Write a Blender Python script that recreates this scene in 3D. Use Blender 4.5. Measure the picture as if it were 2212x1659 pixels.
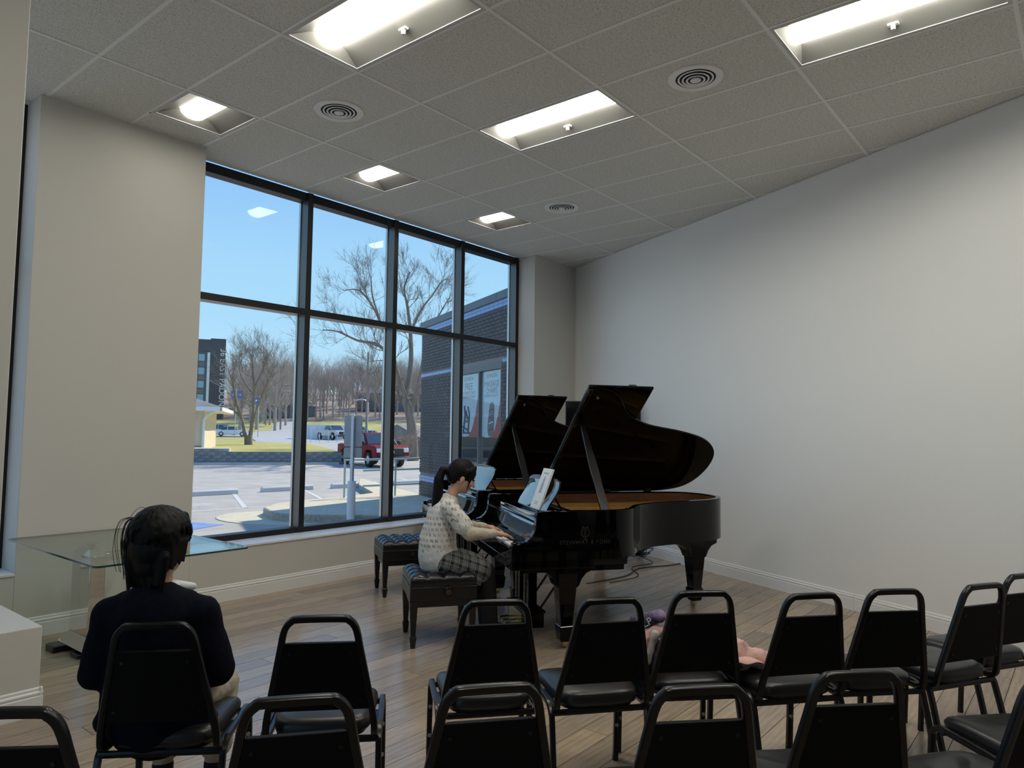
import bpy, bmesh, math, random
from mathutils import Vector, Matrix
R = math.radians
random.seed(7)
for o in list(bpy.data.objects): bpy.data.objects.remove(o, do_unlink=True)
S = bpy.context.scene
COL = S.collection
# ---------------------------------------------------------------- camera
CAMZ = 1.56
cam = bpy.data.cameras.new('camera')
cam.sensor_fit = 'HORIZONTAL'; cam.sensor_width = 36.0
cam.lens = 36.0 * 1542.48 / 2212.0
cam.clip_start = 0.05; cam.clip_end = 2000
camo = bpy.data.objects.new('camera', cam); COL.objects.link(camo)
AZ, PITCH, ROLL = R(39.148), R(3.72), R(0.70)
fw = Vector((math.cos(AZ)*math.cos(PITCH), math.sin(AZ)*math.cos(PITCH), math.sin(PITCH)))
rt = Vector((math.sin(AZ), -math.cos(AZ), 0)); up = rt.cross(fw)
rt2 = rt*math.cos(ROLL) + up*math.sin(ROLL); up2 = -rt*math.sin(ROLL) + up*math.cos(ROLL)
m = Matrix((rt2, up2, -fw)).transposed().to_4x4(); m.translation = (0, 0, CAMZ)
camo.matrix_world = m
S.camera = camo
# ---------------------------------------------------------------- sky, sun, exposure
S.view_settings.view_transform = 'Standard'; S.view_settings.look = 'None'
S.view_settings.gamma = 1.0; S.view_settings.use_curve_mapping = False
S.view_settings.exposure = 0.40
LAMP_STRENGTH = 24.0
SKY_STRENGTH = 0.80
SUN_STRENGTH = 4.2
world = bpy.data.worlds.new('sky'); S.world = world; world.use_nodes = True
nt = world.node_tree; nt.nodes.clear()
wo = nt.nodes.new('ShaderNodeOutputWorld'); bg = nt.nodes.new('ShaderNodeBackground')
tc = nt.nodes.new('ShaderNodeTexCoord'); sx = nt.nodes.new('ShaderNodeSeparateXYZ')
rp = nt.nodes.new('ShaderNodeValToRGB'); rp.color_ramp.interpolation = 'EASE'
e = rp.color_ramp.elements
e[0].position = 0.0; e[0].color = (0.60, 0.86, 1.0, 1)
e[1].position = 1.0; e[1].color = (0.13, 0.30, 0.80, 1)
k = e.new(0.16); k.color = (0.42, 0.73, 1.0, 1)
k = e.new(0.42); k.color = (0.23, 0.50, 0.98, 1)
nt.links.new(tc.outputs['Generated'], sx.inputs[0]); nt.links.new(sx.outputs['Z'], rp.inputs[0])
nt.links.new(rp.outputs[0], bg.inputs[0]); bg.inputs[1].default_value = SKY_STRENGTH
nt.links.new(bg.outputs[0], wo.inputs[0])
sun = bpy.data.lights.new('sun', 'SUN'); sun.energy = SUN_STRENGTH; sun.angle = R(0.6); sun.color = (1.0, 0.90, 0.74)
suno = bpy.data.objects.new('sun', sun); COL.objects.link(suno)
SUN_TRAVEL = Vector((-0.99, -0.12, -0.86)).normalized()
suno.rotation_euler = SUN_TRAVEL.to_track_quat('-Z', 'Y').to_euler()
suno.location = (60, 20, 60)

# ================================================================ helpers
def tag(o, label=None, cat=None, group=None, kind=None):
    if label: o['label'] = label
    if cat: o['category'] = cat
    if group: o['group'] = group
    if kind: o['kind'] = kind
    return o

def empty(name, loc=(0, 0, 0), rz=0.0, parent=None):
    o = bpy.data.objects.new(name, None); COL.objects.link(o)
    o.location = loc; o.rotation_euler = (0, 0, rz); o.empty_display_size = 0.1
    if parent: o.parent = parent
    return o

def thing(name, label, cat, loc=(0, 0, 0), rz=0.0, group=None):
    return tag(empty(name, loc, rz), label, cat, group)

def copy_tree(o, parent=None):
    c = o.copy(); COL.objects.link(c); c.parent = parent
    for ch in list(o.children): copy_tree(ch, c)
    return c

class MB:
    def __init__(s): s.v = []; s.f = []
    def add(s, vs, fs):
        b = len(s.v); s.v += [tuple(x) for x in vs]; s.f += [tuple(i+b for i in f) for f in fs]; return s
    def box(s, x0, y0, z0, x1, y1, z1):
        return s.add([(x0,y0,z0),(x1,y0,z0),(x1,y1,z0),(x0,y1,z0),(x0,y0,z1),(x1,y0,z1),(x1,y1,z1),(x0,y1,z1)],
                     [(3,2,1,0),(4,5,6,7),(0,1,5,4),(1,2,6,5),(2,3,7,6),(3,0,4,7)])
    def hexa(s, bot, top):
        return s.add(list(bot)+list(top), [(3,2,1,0),(4,5,6,7),(0,1,5,4),(1,2,6,5),(2,3,7,6),(3,0,4,7)])
    def prism(s, pts, z0, z1):
        n = len(pts)
        return s.add([(p[0],p[1],z0) for p in pts]+[(p[0],p[1],z1) for p in pts],
                     [tuple(range(n-1,-1,-1)), tuple(range(n,2*n))]+[(i,(i+1)%n,n+(i+1)%n,n+i) for i in range(n)])
    def extr(s, pts, fn0, fn1):
        # polygon of 2d points mapped to 3d by fn0 and fn1
        n = len(pts)
        return s.add([fn0(*p) for p in pts]+[fn1(*p) for p in pts],
                     [tuple(range(n-1,-1,-1)), tuple(range(n,2*n))]+[(i,(i+1)%n,n+(i+1)%n,n+i) for i in range(n)])
    def loft(s, rings, cap=True, close=True):
        n = len(rings[0]); vs = [p for r in rings for p in r]; fs = []
        for a in range(len(rings)-1):
            for i in range(n if close else n-1):
                j = (i+1) % n
                fs.append((a*n+i, a*n+j, (a+1)*n+j, (a+1)*n+i))
        if cap and close:
            fs.append(tuple(range(n-1,-1,-1))); fs.append(tuple((len(rings)-1)*n+i for i in range(n)))
        return s.add(vs, fs)
    def tube(s, pts, r, n=8, cap=True, flat=None, upv=None):
        # pts: path; r: radius or list; flat: (w,h) rounded rectangle half sizes
        P = [Vector(p) for p in pts]; rings = []
        T0 = (P[1]-P[0]).normalized()
        ref = Vector(upv) if upv else (Vector((0,0,1)) if abs(T0.z) < .9 else Vector((1,0,0)))
        N = (ref - T0*ref.dot(T0)).normalized()
        for i, p in enumerate(P):
            t = (P[min(i+1,len(P)-1)]-P[max(i-1,0)]).normalized()
            N = (N - t*N.dot(t)).normalized(); B = t.cross(N)
            rr = r[i] if isinstance(r, (list, tuple)) else r
            ring = []
            for k in range(n):
                a = 2*math.pi*(k+.5)/n; c, sn = math.cos(a), math.sin(a)
                if flat:
                    c = math.copysign(abs(c)**.45, c)*flat[0]; sn = math.copysign(abs(sn)**.45, sn)*flat[1]
                    ring.append(p + B*c + N*sn)
                else: ring.append(p + (B*c + N*sn)*rr)
            rings.append(ring)
        return s.loft(rings, cap)
    def cyl(s, a, b, r0, r1=None, n=16): return s.tube([a, b], [r0, r0 if r1 is None else r1], n)
    def lathe(s, prof, c=(0,0,0), n=24, axis='Z', hollow=False):
        rings = []
        if hollow: prof = list(prof)+[prof[0]]
        for r, z in prof:
            ring = []
            for k in range(n):
                a = 2*math.pi*k/n; x, y = r*math.cos(a), r*math.sin(a)
                p = (x, y, z) if axis == 'Z' else ((z, x, y) if axis == 'X' else (y, z, x))
                ring.append((c[0]+p[0], c[1]+p[1], c[2]+p[2]))
            rings.append(ring)
        return s.loft(rings, cap=not hollow)
    def ball(s, c, r, n=14, mtx=None):
        rx, ry, rz = r if isinstance(r, (list, tuple)) else (r, r, r)
        rings = []; h = max(6, n//2+1)
        for i in range(h+1):
            t = math.pi*(i+.02 if i == 0 else (i-.02 if i == h else i))/h
            ring = []
            for k in range(n):
                a = 2*math.pi*k/n
                p = Vector((rx*math.sin(t)*math.cos(a), ry*math.sin(t)*math.sin(a), -rz*math.cos(t)))
                if mtx: p = mtx @ p
                ring.append(Vector(c)+p)
            rings.append(ring)
        return s.loft(rings)
    def cone(s, a, ra, b, rb, n=14, sq=None):
        # rounded cone; sq=(axis vector, factor) squashes along the axis about the line
        a = Vector(a); b = Vector(b); d = b-a; L = d.length or 1e-6; t = d/L
        ref = Vector((0,0,1)) if abs(t.z) < .9 else Vector((1,0,0))
        N = (ref-t*ref.dot(t)).normalized(); B = t.cross(N); rings = []
        prof = [(-math.cos(x), math.sin(x)) for x in (0.12, .45, .8, 1.2)]
        L1 = [(a+t*(ra*c), ra*q) for c, q in prof] + [(a, ra), (a.lerp(b,.33), ra+(rb-ra)*.33), (a.lerp(b,.66), ra+(rb-ra)*.66), (b, rb)] + [(b-t*(rb*c), rb*q) for c, q in reversed(prof)]
        for p, rr in L1:
            ring = []
            for k in range(n):
                an = 2*math.pi*k/n; off = (N*math.cos(an)+B*math.sin(an))*rr
                if sq:
                    ax = Vector(sq[0]).normalized(); off = off - ax*off.dot(ax)*(1-sq[1])
                ring.append(p+off)
            rings.append(ring)
        return s.loft(rings)
    def build(s, name, mat=None, parent=None, smooth=None, bevel=None, seg=2):
        me = bpy.data.meshes.new(name); me.from_pydata(s.v, [], s.f)
        me.update()
        bm = bmesh.new(); bm.from_mesh(me); bmesh.ops.recalc_face_normals(bm, faces=bm.faces); bm.to_mesh(me); bm.free()
        if smooth is not None:
            me.shade_smooth()
            if smooth < 180: me.set_sharp_from_angle(angle=R(smooth))
        o = bpy.data.objects.new(name, me); COL.objects.link(o)
        if mat: me.materials.append(mat)
        if parent: o.parent = parent
        if bevel:
            b = o.modifiers.new('bevel', 'BEVEL'); b.width = bevel; b.segments = seg; b.limit_method = 'ANGLE'; b.angle_limit = R(35)
            if smooth is None: me.shade_smooth(); me.set_sharp_from_angle(angle=R(40))
        return o

def link_mesh(name, me, parent=None, loc=(0,0,0), rot=(0,0,0)):
    o = bpy.data.objects.new(name, me); COL.objects.link(o); o.parent = parent; o.location = loc; o.rotation_euler = rot
    return o

def text(name, body, size, mat, parent=None, loc=(0,0,0), rot=(0,0,0), extrude=0.001, align='CENTER', spacing=1.0, line=1.0):
    cu = bpy.data.curves.new(name, 'FONT'); cu.body = body; cu.size = size; cu.extrude = extrude
    cu.align_x = align; cu.align_y = 'CENTER'; cu.space_character = spacing; cu.space_line = line
    cu.materials.append(mat)
    tmp = bpy.data.objects.new(name, cu); COL.objects.link(tmp); bpy.context.view_layer.update()
    me = bpy.data.meshes.new_from_object(tmp.evaluated_get(bpy.context.evaluated_depsgraph_get()))
    bpy.data.objects.remove(tmp); me.name = name
    if not me.materials: me.materials.append(mat)
    o = bpy.data.objects.new(name, me); COL.objects.link(o); o.location = loc; o.rotation_euler = rot
    if parent: o.parent = parent
    return o

def catmull(pts, sub=6, closed=False):
    P = [Vector(p) for p in pts]; n = len(P); out = []
    for i in range(n if closed else n-1):
        p0 = P[(i-1) % n] if closed or i > 0 else P[i]; p1 = P[i]; p2 = P[(i+1) % n]
        p3 = P[(i+2) % n] if closed or i+2 < n else p2
        for k in range(sub):
            t = k/sub
            out.append(.5*((2*p1)+(p2-p0)*t+(2*p0-5*p1+4*p2-p3)*t*t+(3*p1-p0-3*p2+p3)*t**3))
    if not closed: out.append(P[-1])
    return out

# ---------------------------------------------------------------- materials
def mat(name, col=(.8,.8,.8), rough=.5, metal=0.0, spec=.5, coat=0.0, emit=None, es=0.0, build=None):
    M = bpy.data.materials.new(name); M.use_nodes = True
    b = M.node_tree.nodes['Principled BSDF']
    b.inputs['Base Color'].default_value = (*col, 1); b.inputs['Roughness'].default_value = rough
    b.inputs['Metallic'].default_value = metal; b.inputs['Specular IOR Level'].default_value = spec
    b.inputs['Coat Weight'].default_value = coat; b.inputs['Coat Roughness'].default_value = .04
    if emit: b.inputs['Emission Color'].default_value = (*emit, 1); b.inputs['Emission Strength'].default_value = es
    if build: build(M.node_tree, b)
    return M

class N:
    """tiny node wiring helper"""
    def __init__(s, t): s.t = t; s.n = t.nodes; s.l = t.links
    def new(s, ty, **kw):
        x = s.n.new(ty)
        for k, v in kw.items(): setattr(x, k, v)
        return x
    def ln(s, a, b): s.l.new(a, b)
    def val(s, x, inp):
        if hasattr(x, 'links'): s.l.new(x, inp)
        else: inp.default_value = x
    def math(s, op, a, b=0.0, c=None):
        x = s.new('ShaderNodeMath', operation=op); s.val(a, x.inputs[0]); s.val(b, x.inputs[1])
        if c is not None: s.val(c, x.inputs[2])
        return x.outputs[0]
    def mix(s, f, a, b, blend='MIX'):
        x = s.new('ShaderNodeMix', data_type='RGBA', blend_type=blend); s.val(f, x.inputs[0])
        for q, i in ((a, 6), (b, 7)):
            if isinstance(q, tuple): x.inputs[i].default_value = (*q, 1) if len(q) == 3 else q
            else: s.l.new(q, x.inputs[i])
        return x.outputs[2]
    def coord(s, which='Object', scale=(1,1,1), rot=(0,0,0), loc=(0,0,0)):
        c = s.new('ShaderNodeTexCoord'); mp = s.new('ShaderNodeMapping')
        mp.inputs['Scale'].default_value = scale; mp.inputs['Rotation'].default_value = rot; mp.inputs['Location'].default_value = loc
        s.ln(c.outputs[which], mp.inputs[0]); return mp.outputs[0]
    def noise(s, vec, scale, detail=4.0, rough=.55, out=0):
        x = s.new('ShaderNodeTexNoise'); x.inputs['Scale'].default_value = scale; x.inputs['Detail'].default_value = detail
        x.inputs['Roughness'].default_value = rough; s.ln(vec, x.inputs['Vector']); return x.outputs[out]
    def ramp(s, f, stops, interp='LINEAR'):
        x = s.new('ShaderNodeValToRGB'); x.color_ramp.interpolation = interp; e = x.color_ramp.elements
        while len(e) < len(stops): e.new(.5)
        for i, (p, c) in enumerate(stops): e[i].position = p; e[i].color = (*c, 1) if len(c) == 3 else c
        s.ln(f, x.inputs[0]); return x.outputs[0]
    def bump(s, h, strength, dist, b):
        x = s.new('ShaderNodeBump'); x.inputs['Strength'].default_value = strength; x.inputs['Distance'].default_value = dist
        s.ln(h, x.inputs['Height']); s.ln(x.outputs[0], b.inputs['Normal'])

def noisy(c1, c2, scale, bump=0.0, bd=.01, detail=5, sc=(1,1,1), which='Object', lo=.3, hi=.7):
    def f(t, b):
        n = N(t); v = n.coord(which, sc); q = n.noise(v, scale, detail)
        n.ln(n.ramp(q, [(lo, c1), (hi, c2)]), b.inputs['Base Color'])
        if bump: n.bump(q, bump, bd, b)
    return f

def m_glass(name, tint=(1,1,1), f0=.04, rough=0.0):
    M = bpy.data.materials.new(name); M.use_nodes = True; t = M.node_tree; t.nodes.clear(); n = N(t)
    o = n.new('ShaderNodeOutputMaterial'); mx = n.new('ShaderNodeMixShader'); lw = n.new('ShaderNodeLayerWeight'); lw.inputs[0].default_value = .5
    fac = n.math('MULTIPLY_ADD', n.math('POWER', lw.outputs['Facing'], 5.0), 1.0-f0, f0)
    tr = n.new('ShaderNodeBsdfTransparent'); tr.inputs[0].default_value = (*tint, 1)
    gl = n.new('ShaderNodeBsdfGlossy'); gl.inputs['Roughness'].default_value = rough
    n.ln(fac, mx.inputs[0]); n.ln(tr.outputs[0], mx.inputs[1]); n.ln(gl.outputs[0], mx.inputs[2]); n.ln(mx.outputs[0], o.inputs[0])
    return M

def plank_nodes(t, b):
    n = N(t); oi = n.new('ShaderNodeObjectInfo')
    c = n.new('ShaderNodeTexCoord'); ad = n.new('ShaderNodeVectorMath', operation='ADD')
    sc = n.new('ShaderNodeVectorMath', operation='SCALE'); sc.inputs[0].default_value = (37, 61, 17); n.ln(oi.outputs['Random'], sc.inputs['Scale'])
    n.ln(c.outputs['Object'], ad.inputs[0]); n.ln(sc.outputs[0], ad.inputs[1])
    mp = n.new('ShaderNodeMapping'); mp.inputs['Scale'].default_value = (1.6, 13, 4); n.ln(ad.outputs[0], mp.inputs[0])
    g = n.noise(mp.outputs[0], 3.2, 7, .62)
    mp2 = n.new('ShaderNodeMapping'); mp2.inputs['Scale'].default_value = (.9, 4, 2); n.ln(ad.outputs[0], mp2.inputs[0])
    wv = n.new('ShaderNodeTexWave', wave_type='RINGS'); wv.inputs['Scale'].default_value = 2.2; wv.inputs['Distortion'].default_value = 7; wv.inputs['Detail'].default_value = 3
    n.ln(mp2.outputs[0], wv.inputs[0])
    col = n.ramp(g, [(.25, (.29, .225, .16)), (.5, (.39, .31, .228)), (.78, (.475, .388, .295))])
    col = n.mix(n.math('MULTIPLY', wv.outputs[1], .22), col, (.17, .125, .085))
    tone = n.ramp(oi.outputs['Random'], [(0, (.78, .78, .80)), (.5, (1, 1, 1)), (1, (1.18, 1.13, 1.08))])
    col = n.mix(1.0, col, tone, 'MULTIPLY')
    n.ln(col, b.inputs['Base Color'])
    rr = n.math('MULTIPLY_ADD', g, .06, .19); n.ln(rr, b.inputs['Roughness'])
    n.bump(g, .025, .002, b)

def tile_nodes(t, b):
    n = N(t); v = n.coord('Object', (1, 1, 1)); vv = n.coord('Object', (2.2, 1, 1))
    a = n.noise(vv, 70, 3, .6); d = n.noise(v, 34, 5, .6)
    f = n.ramp(a, [(.36, (0, 0, 0)), (.43, (1, 1, 1))])
    c = n.mix(f, (.36, .355, .31), (.80, .795, .74)); c2 = n.mix(n.ramp(d, [(.4, (0,0,0)), (.65, (1,1,1))]), c, n.mix(1.0, c, (.93, .93, .92), 'MULTIPLY'))
    n.ln(c2, b.inputs['Base Color']); n.bump(f, .35, .003, b)

M = {}
M['wall'] = mat('wall_paint', (.67, .648, .60), .62, build=lambda t, b: N(t).bump(N(t).noise(N(t).coord('Object'), 160, 3), .05, .002, b))  # darkened so the backlit window piers come out dimmer
M['trim'] = mat('trim_paint', (.85, .85, .85), .38)
M['wall_bright'] = mat('wall_paint_brightened', (.87, .87, .86), .6, build=lambda t, b: N(t).bump(N(t).noise(N(t).coord('Object'), 160, 3), .05, .002, b))  # wall paint lightened to make up for weak window light
M['tile'] = mat('ceiling_tile', (.7, .7, .66), .9, spec=.2, build=tile_nodes)
M['tbar'] = mat('ceiling_grid', (.90, .90, .87), .5)
M['gap'] = mat('dark_gap', (.03, .03, .03), .9)
M['plank'] = mat('floor_plank', rough=.3, build=plank_nodes)
M['joint'] = mat('floor_joint', (.035, .028, .022), .8)
M['frame'] = mat('window_frame_dark', (.012, .012, .014), .45, spec=.4)
M['glass'] = m_glass('window_glass', (.97, .985, .98), .025)
M['tglass'] = m_glass('table_glass', (.86, .935, .905), .04)
M['tglass_edge'] = mat('table_glass_edge', (.02, .06, .05), .12)
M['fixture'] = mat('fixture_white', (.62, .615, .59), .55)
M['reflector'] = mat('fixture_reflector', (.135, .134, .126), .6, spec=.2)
M['lens'] = mat('fixture_lens', (.9, .9, .88), .5, emit=(1.0, .955, .84), es=LAMP_STRENGTH)
M['lens2'] = mat('fixture_lens_short', (.9, .9, .88), .5, emit=(1.0, .955, .84), es=LAMP_STRENGTH*.38)
M['vent'] = mat('vent_white', (.93, .93, .90), .5)
M['lacquer'] = mat('black_lacquer', (.001, .001, .0014), .05, spec=.24)
M['lacquer2'] = mat('black_lacquer_polished', (.0015, .0015, .002), .04, spec=.6, coat=1.0)
M['lidlac'] = mat('black_lacquer_lid', (.0012, .0012, .0015), .08, spec=.10)
M['satin'] = mat('black_satin_wood', (.006, .006, .007), .22)
M['cframe'] = mat('chair_frame_black', (.005, .005, .006), .28, spec=.4)
M['backpad'] = mat('matt_black_back_vinyl', (.0035, .0035, .004), .6, spec=.15)
M['frame_lit_side'] = mat('window_frame_lit_side', (.15, .148, .145), .32, metal=.65)  # paler metal stands in for light on mullion sides and transom undersides
M['vinyl'] = mat('black_vinyl', (.014, .014, .015), .34, build=lambda t, b: N(t).bump(N(t).noise(N(t).coord('Object'), 420, 2), .08, .001, b))
M['leather'] = mat('black_leather', (.007, .007, .008), .27, build=lambda t, b: N(t).bump(N(t).noise(N(t).coord('Object'), 260, 3), .07, .001, b))
M['chrome'] = mat('chrome', (.72, .72, .72), .06, metal=1)
M['steel'] = mat('brushed_steel', (.55, .55, .56), .3, metal=1)
M['brass'] = mat('brass', (.62, .46, .18), .25, metal=1)
M['gold'] = mat('gold_plate', (.50, .30, .085), .38, metal=.55)
M['string'] = mat('piano_string', (.42, .34, .22), .35, metal=.8)
M['mahog'] = mat('inner_rim_wood', rough=.35, build=noisy((.14, .050, .022), (.26, .105, .045), 6, sc=(1, 1, 9)))
M['ivory'] = mat('white_key', (.80, .79, .74), .2)
M['ebony'] = mat('black_key', (.008, .008, .008), .25)
M['felt'] = mat('red_felt', (.25, .01, .015), .9)
M['rubber'] = mat('rubber', (.012, .012, .012), .7)
M['grey_btn'] = mat('grey_button', (.35, .35, .35), .5)
M['white'] = mat('white_plastic', (.82, .82, .80), .4)
M['paper'] = mat('paper', (.80, .82, .84), .7)
M['ink'] = mat('print_ink', (.10, .11, .14), .8)
M['screen'] = mat('tv_screen', (.006, .005, .005), .10)
M['cable'] = mat('cable_black', (.012, .012, .012), .5)
M['skin'] = mat('skin', rough=.5, build=noisy((.50, .285, .195), (.58, .345, .245), 14))
M['hair'] = mat('black_hair', (.0035, .003, .003), .5, spec=.18, build=lambda t, b: N(t).bump(N(t).noise(N(t).coord('Object', (60, 60, 8)), 4, 3), .35, .006, b))
M['navy'] = mat('navy_blazer', rough=.9, spec=.1, build=noisy((.0035, .004, .009), (.006, .007, .014), 60, .2, .002))
M['shirt_white'] = mat('white_shirt', (.72, .74, .80), .8)
M['khaki'] = mat('khaki_shorts', rough=.85, build=noisy((.42, .37, .29), (.50, .45, .36), 30, .3, .004))
M['cream'] = mat('cream_knit', rough=.9, build=noisy((.46, .41, .32), (.56, .50, .40), 22, .35, .006))
M['legging'] = mat('black_leggings', (.007, .007, .008), .8)
M['shoe'] = mat('black_shoe', (.006, .006, .006), .2)
M['sock'] = mat('black_sock', (.010, .010, .012), .9)
# ---- outdoor materials
M['asphalt'] = mat('asphalt', rough=.9, build=noisy((.36, .335, .30), (.48, .45, .405), 1.3, detail=9))
M['concrete'] = mat('concrete', rough=.9, build=noisy((.46, .44, .40), (.58, .56, .51), 2.5, .15, .01, 8))
M['curb_y'] = mat('yellow_worn_curb', rough=.9, build=noisy((.56, .49, .33), (.64, .58, .44), 4, .1, .01, 6))
M['aggregate'] = mat('rough_concrete', rough=.95, build=noisy((.28, .26, .22), (.46, .43, .37), 26, .5, .02, 6))
M['stop'] = mat('wheel_stop_concrete', (.62, .62, .60), .8)
M['line'] = mat('parking_line', (.58, .57, .55), .8)
M['bluep'] = mat('blue_pavement_paint', rough=.8, build=noisy((.10, .22, .52), (.22, .33, .56), 5, detail=7))
M['grass'] = mat('winter_grass', rough=.95, build=noisy((.30, .30, .07), (.50, .44, .16), .22, detail=9))
M['litter'] = mat('leaf_litter', rough=.95, build=noisy((.20, .155, .12), (.34, .28, .22), .15, detail=9))
M['road'] = mat('far_road', (.40, .40, .40), .85)
M['wallblk'] = mat('dark_wall_block', rough=.9, build=noisy((.13, .13, .132), (.34, .33, .31), 3.5, .3, .02, 7))
M['brick'] = mat('dark_brick', rough=.6, build=None)
def brick_nodes(t, b):
    n = N(t); oi = n.new('ShaderNodeObjectInfo'); v = n.coord('Object', (1, 1, 1)); q = n.noise(v, 3.0, 5)
    c = n.mix(q, (.040, .038, .042), (.105, .10, .108)); tone = n.ramp(oi.outputs['Random'], [(0, (.7, .7, .7)), (1, (1.35, 1.3, 1.3))])
    n.ln(n.mix(1.0, c, tone, 'MULTIPLY'), b.inputs['Base Color'])
brick_nodes(M['brick'].node_tree, M['brick'].node_tree.nodes['Principled BSDF'])
M['mortar'] = mat('mortar', (.26, .25, .25), .9)
M['bluetile'] = mat('blue_glazed_tile', (.16, .30, .60), .15)
M['coping'] = mat('grey_metal_coping', (.10, .115, .14), .4, metal=.4)
M['bframe'] = mat('shop_window_frame', (.12, .125, .13), .4, metal=.4)
M['shopglass'] = m_glass('shop_window_glass', (.92, .95, .96), .035)
M['red'] = mat('red_panel', (.50, .05, .045), .6)
M['poster'] = mat('poster_pale_blue', (.62, .76, .80), .6)
M['shopin'] = mat('shop_interior_wall', (.34, .35, .34), .8)
M['railp'] = mat('pale_green_rail_paint', (.42, .56, .56), .45)
M['postgrey'] = mat('galvanised_post', (.52, .55, .58), .42, metal=.5)
M['signgrey'] = mat('sign_back_grey', (.36, .40, .43), .45, metal=.4)
M['bark'] = mat('bark', rough=.95, build=noisy((.16, .125, .095), (.30, .25, .20), 5, .4, .03, 6, (1, 1, .3)))
M['bark_far'] = mat('far_bark_hazed', (.40, .33, .29), .95)  # paler than the near bark, distance haze put into the colour
M['hotel'] = mat('hotel_dark_cladding', (.050, .055, .075), .6)
M['hotelside'] = mat('hotel_blue_cladding', (.085, .10, .15), .6)
M['hotelgrey'] = mat('hotel_grey_panel', (.16, .155, .155), .6)
M['hotelglass'] = mat('hotel_window_glass', (.22, .42, .50), .08, spec=.8)
M['white_ext'] = mat('white_exterior_paint', (.80, .80, .78), .6)
M['stucco'] = mat('beige_stucco', rough=.9, build=noisy((.66, .56, .42), (.74, .64, .50), 2.2, .1, .01, 6))
M['shingle'] = mat('grey_shingle', rough=.9, build=noisy((.17, .165, .17), (.27, .26, .26), 8))
M['carred'] = mat('red_car_paint', (.19, .005, .014), .45, spec=.2)
M['carwhite'] = mat('white_car_paint', (.75, .77, .80), .25, coat=.6)
M['carsilver'] = mat('silver_car_paint', (.50, .52, .54), .28, metal=.3, coat=.6)
M['carblue'] = mat('blue_car_paint', (.10, .16, .30), .28, coat=.6)
M['carglass'] = mat('car_window_glass', (.05, .07, .085), .05, spec=.9)
M['tyre'] = mat('tyre_rubber', (.015, .015, .016), .8)
M['alloy'] = mat('wheel_alloy', (.62, .63, .64), .3, metal=.8)
M['blackpl'] = mat('black_car_plastic', (.02, .02, .022), .5)
M['lampglass'] = mat('headlamp_glass', (.85, .85, .85), .1)
M['bannerblue'] = mat('blue_banner_cloth', (.06, .16, .55), .8)
M['woodpole'] = mat('weathered_pole_wood', (.26, .22, .19), .9)
M['shrub'] = mat('dry_shrub', (.36, .26, .19), .95)

# ================================================================ the room
FZ = 0.0; CZ = 4.06
WY = 6.10                       # inner face of the window wall
RWX, RWY = 9.02, 6.12           # far corner; the right wall runs back at a slant
RWD = Vector((-.467, -1.0, 0)).normalized()
RWN = Vector((-RWD.y, RWD.x, 0)) * -1.0          # points into the room
if RWN.x > 0: RWN = -RWN
def rw(y, off=0.0):             # x on the slanted wall for a given y, off = metres into the room
    return RWX + (y-RWY)*.467 - off*math.sqrt(1+.467**2)
BY = -5.0; LX = -4.0

def struct(o, label, cat): return tag(o, label, cat, kind='structure')

fl = MB().prism([(LX-.3, BY-.3), (rw(BY)+.3, BY-.3), (RWX+.3, 6.6), (LX-.3, 6.6)], -.06, -.004).build('floor', M['joint'])
struct(fl, 'grey brown wood plank floor of the recital room', 'floor')
# floor planks, 0.1524 m wide, running along the window wall
PW, PLN = .1524, 1.22
def clip_right(poly, off=0.0):
    out = []; inside = lambda p: p[0] <= rw(p[1], off)
    for i in range(len(poly)):
        a, b = poly[i], poly[(i+1) % len(poly)]; ia, ib = inside(a), inside(b)
        if ia: out.append(a)
        if ia != ib:
            fa = a[0]-rw(a[1], off); fb = b[0]-rw(b[1], off); t = fa/(fa-fb); out.append((a[0]+(b[0]-a[0])*t, a[1]+(b[1]-a[1])*t))
    return out
def area(p): return abs(sum(p[i][0]*p[(i+1)%len(p)][1]-p[(i+1)%len(p)][0]*p[i][1] for i in range(len(p))))/2
plank_me = MB().box(0, 0, -.02, PLN-.0035, PW-.0035, 0).build('plank', M['plank'], fl)
plank_mesh = plank_me.data; bpy.data.objects.remove(plank_me)
rest = MB(); nplank = 0; rnd = random.Random(3)
cands = []
row = 0; y = WY - PW
while y > BY:
    x = -3.9 + rnd.random()*PLN
    while x < 9.2:
        cands.append((x, y)); x += PLN
    y -= PW; row += 1
def vis(x, y):     # is the plank in the photograph's view, and not hidden
    cx, cy = x+PLN/2, y+PW/2; d = cx*fw.x+cy*fw.y
    if d < 1.9: return None
    s = (cx*rt.x+cy*rt.y)/d
    if abs(s) > .80: return None
    if d < 2.75 and s > -.7: return None
    return d
ranked = sorted([(vis(*c), c) for c in cands if vis(*c) is not None and rw(c[1]) > c[0]+.1])
chosen = set(c for d, c in ranked[:296])
for c in cands:
    x, y = c
    if x > rw(y+PW): continue
    poly = [(x, y), (x+PLN-.0035, y), (x+PLN-.0035, y+PW-.0035), (x, y+PW-.0035)]
    cut = x+PLN > rw(y)
    if cut: poly = clip_right(poly)
    if len(poly) < 3 or area(poly) < .002: continue
    if c in chosen:
        if cut:
            MB().prism([(p[0]-x, p[1]-y) for p in poly], -.02, 0).build('plank', M['plank'], fl).location = (x, y, 0)
        else: link_mesh('plank', plank_mesh, fl, (x, y, 0))
    else: rest.prism(poly, -.02, 0)
tag(rest.build('plank_rest', M['plank'], fl), kind='stuff')

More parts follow.
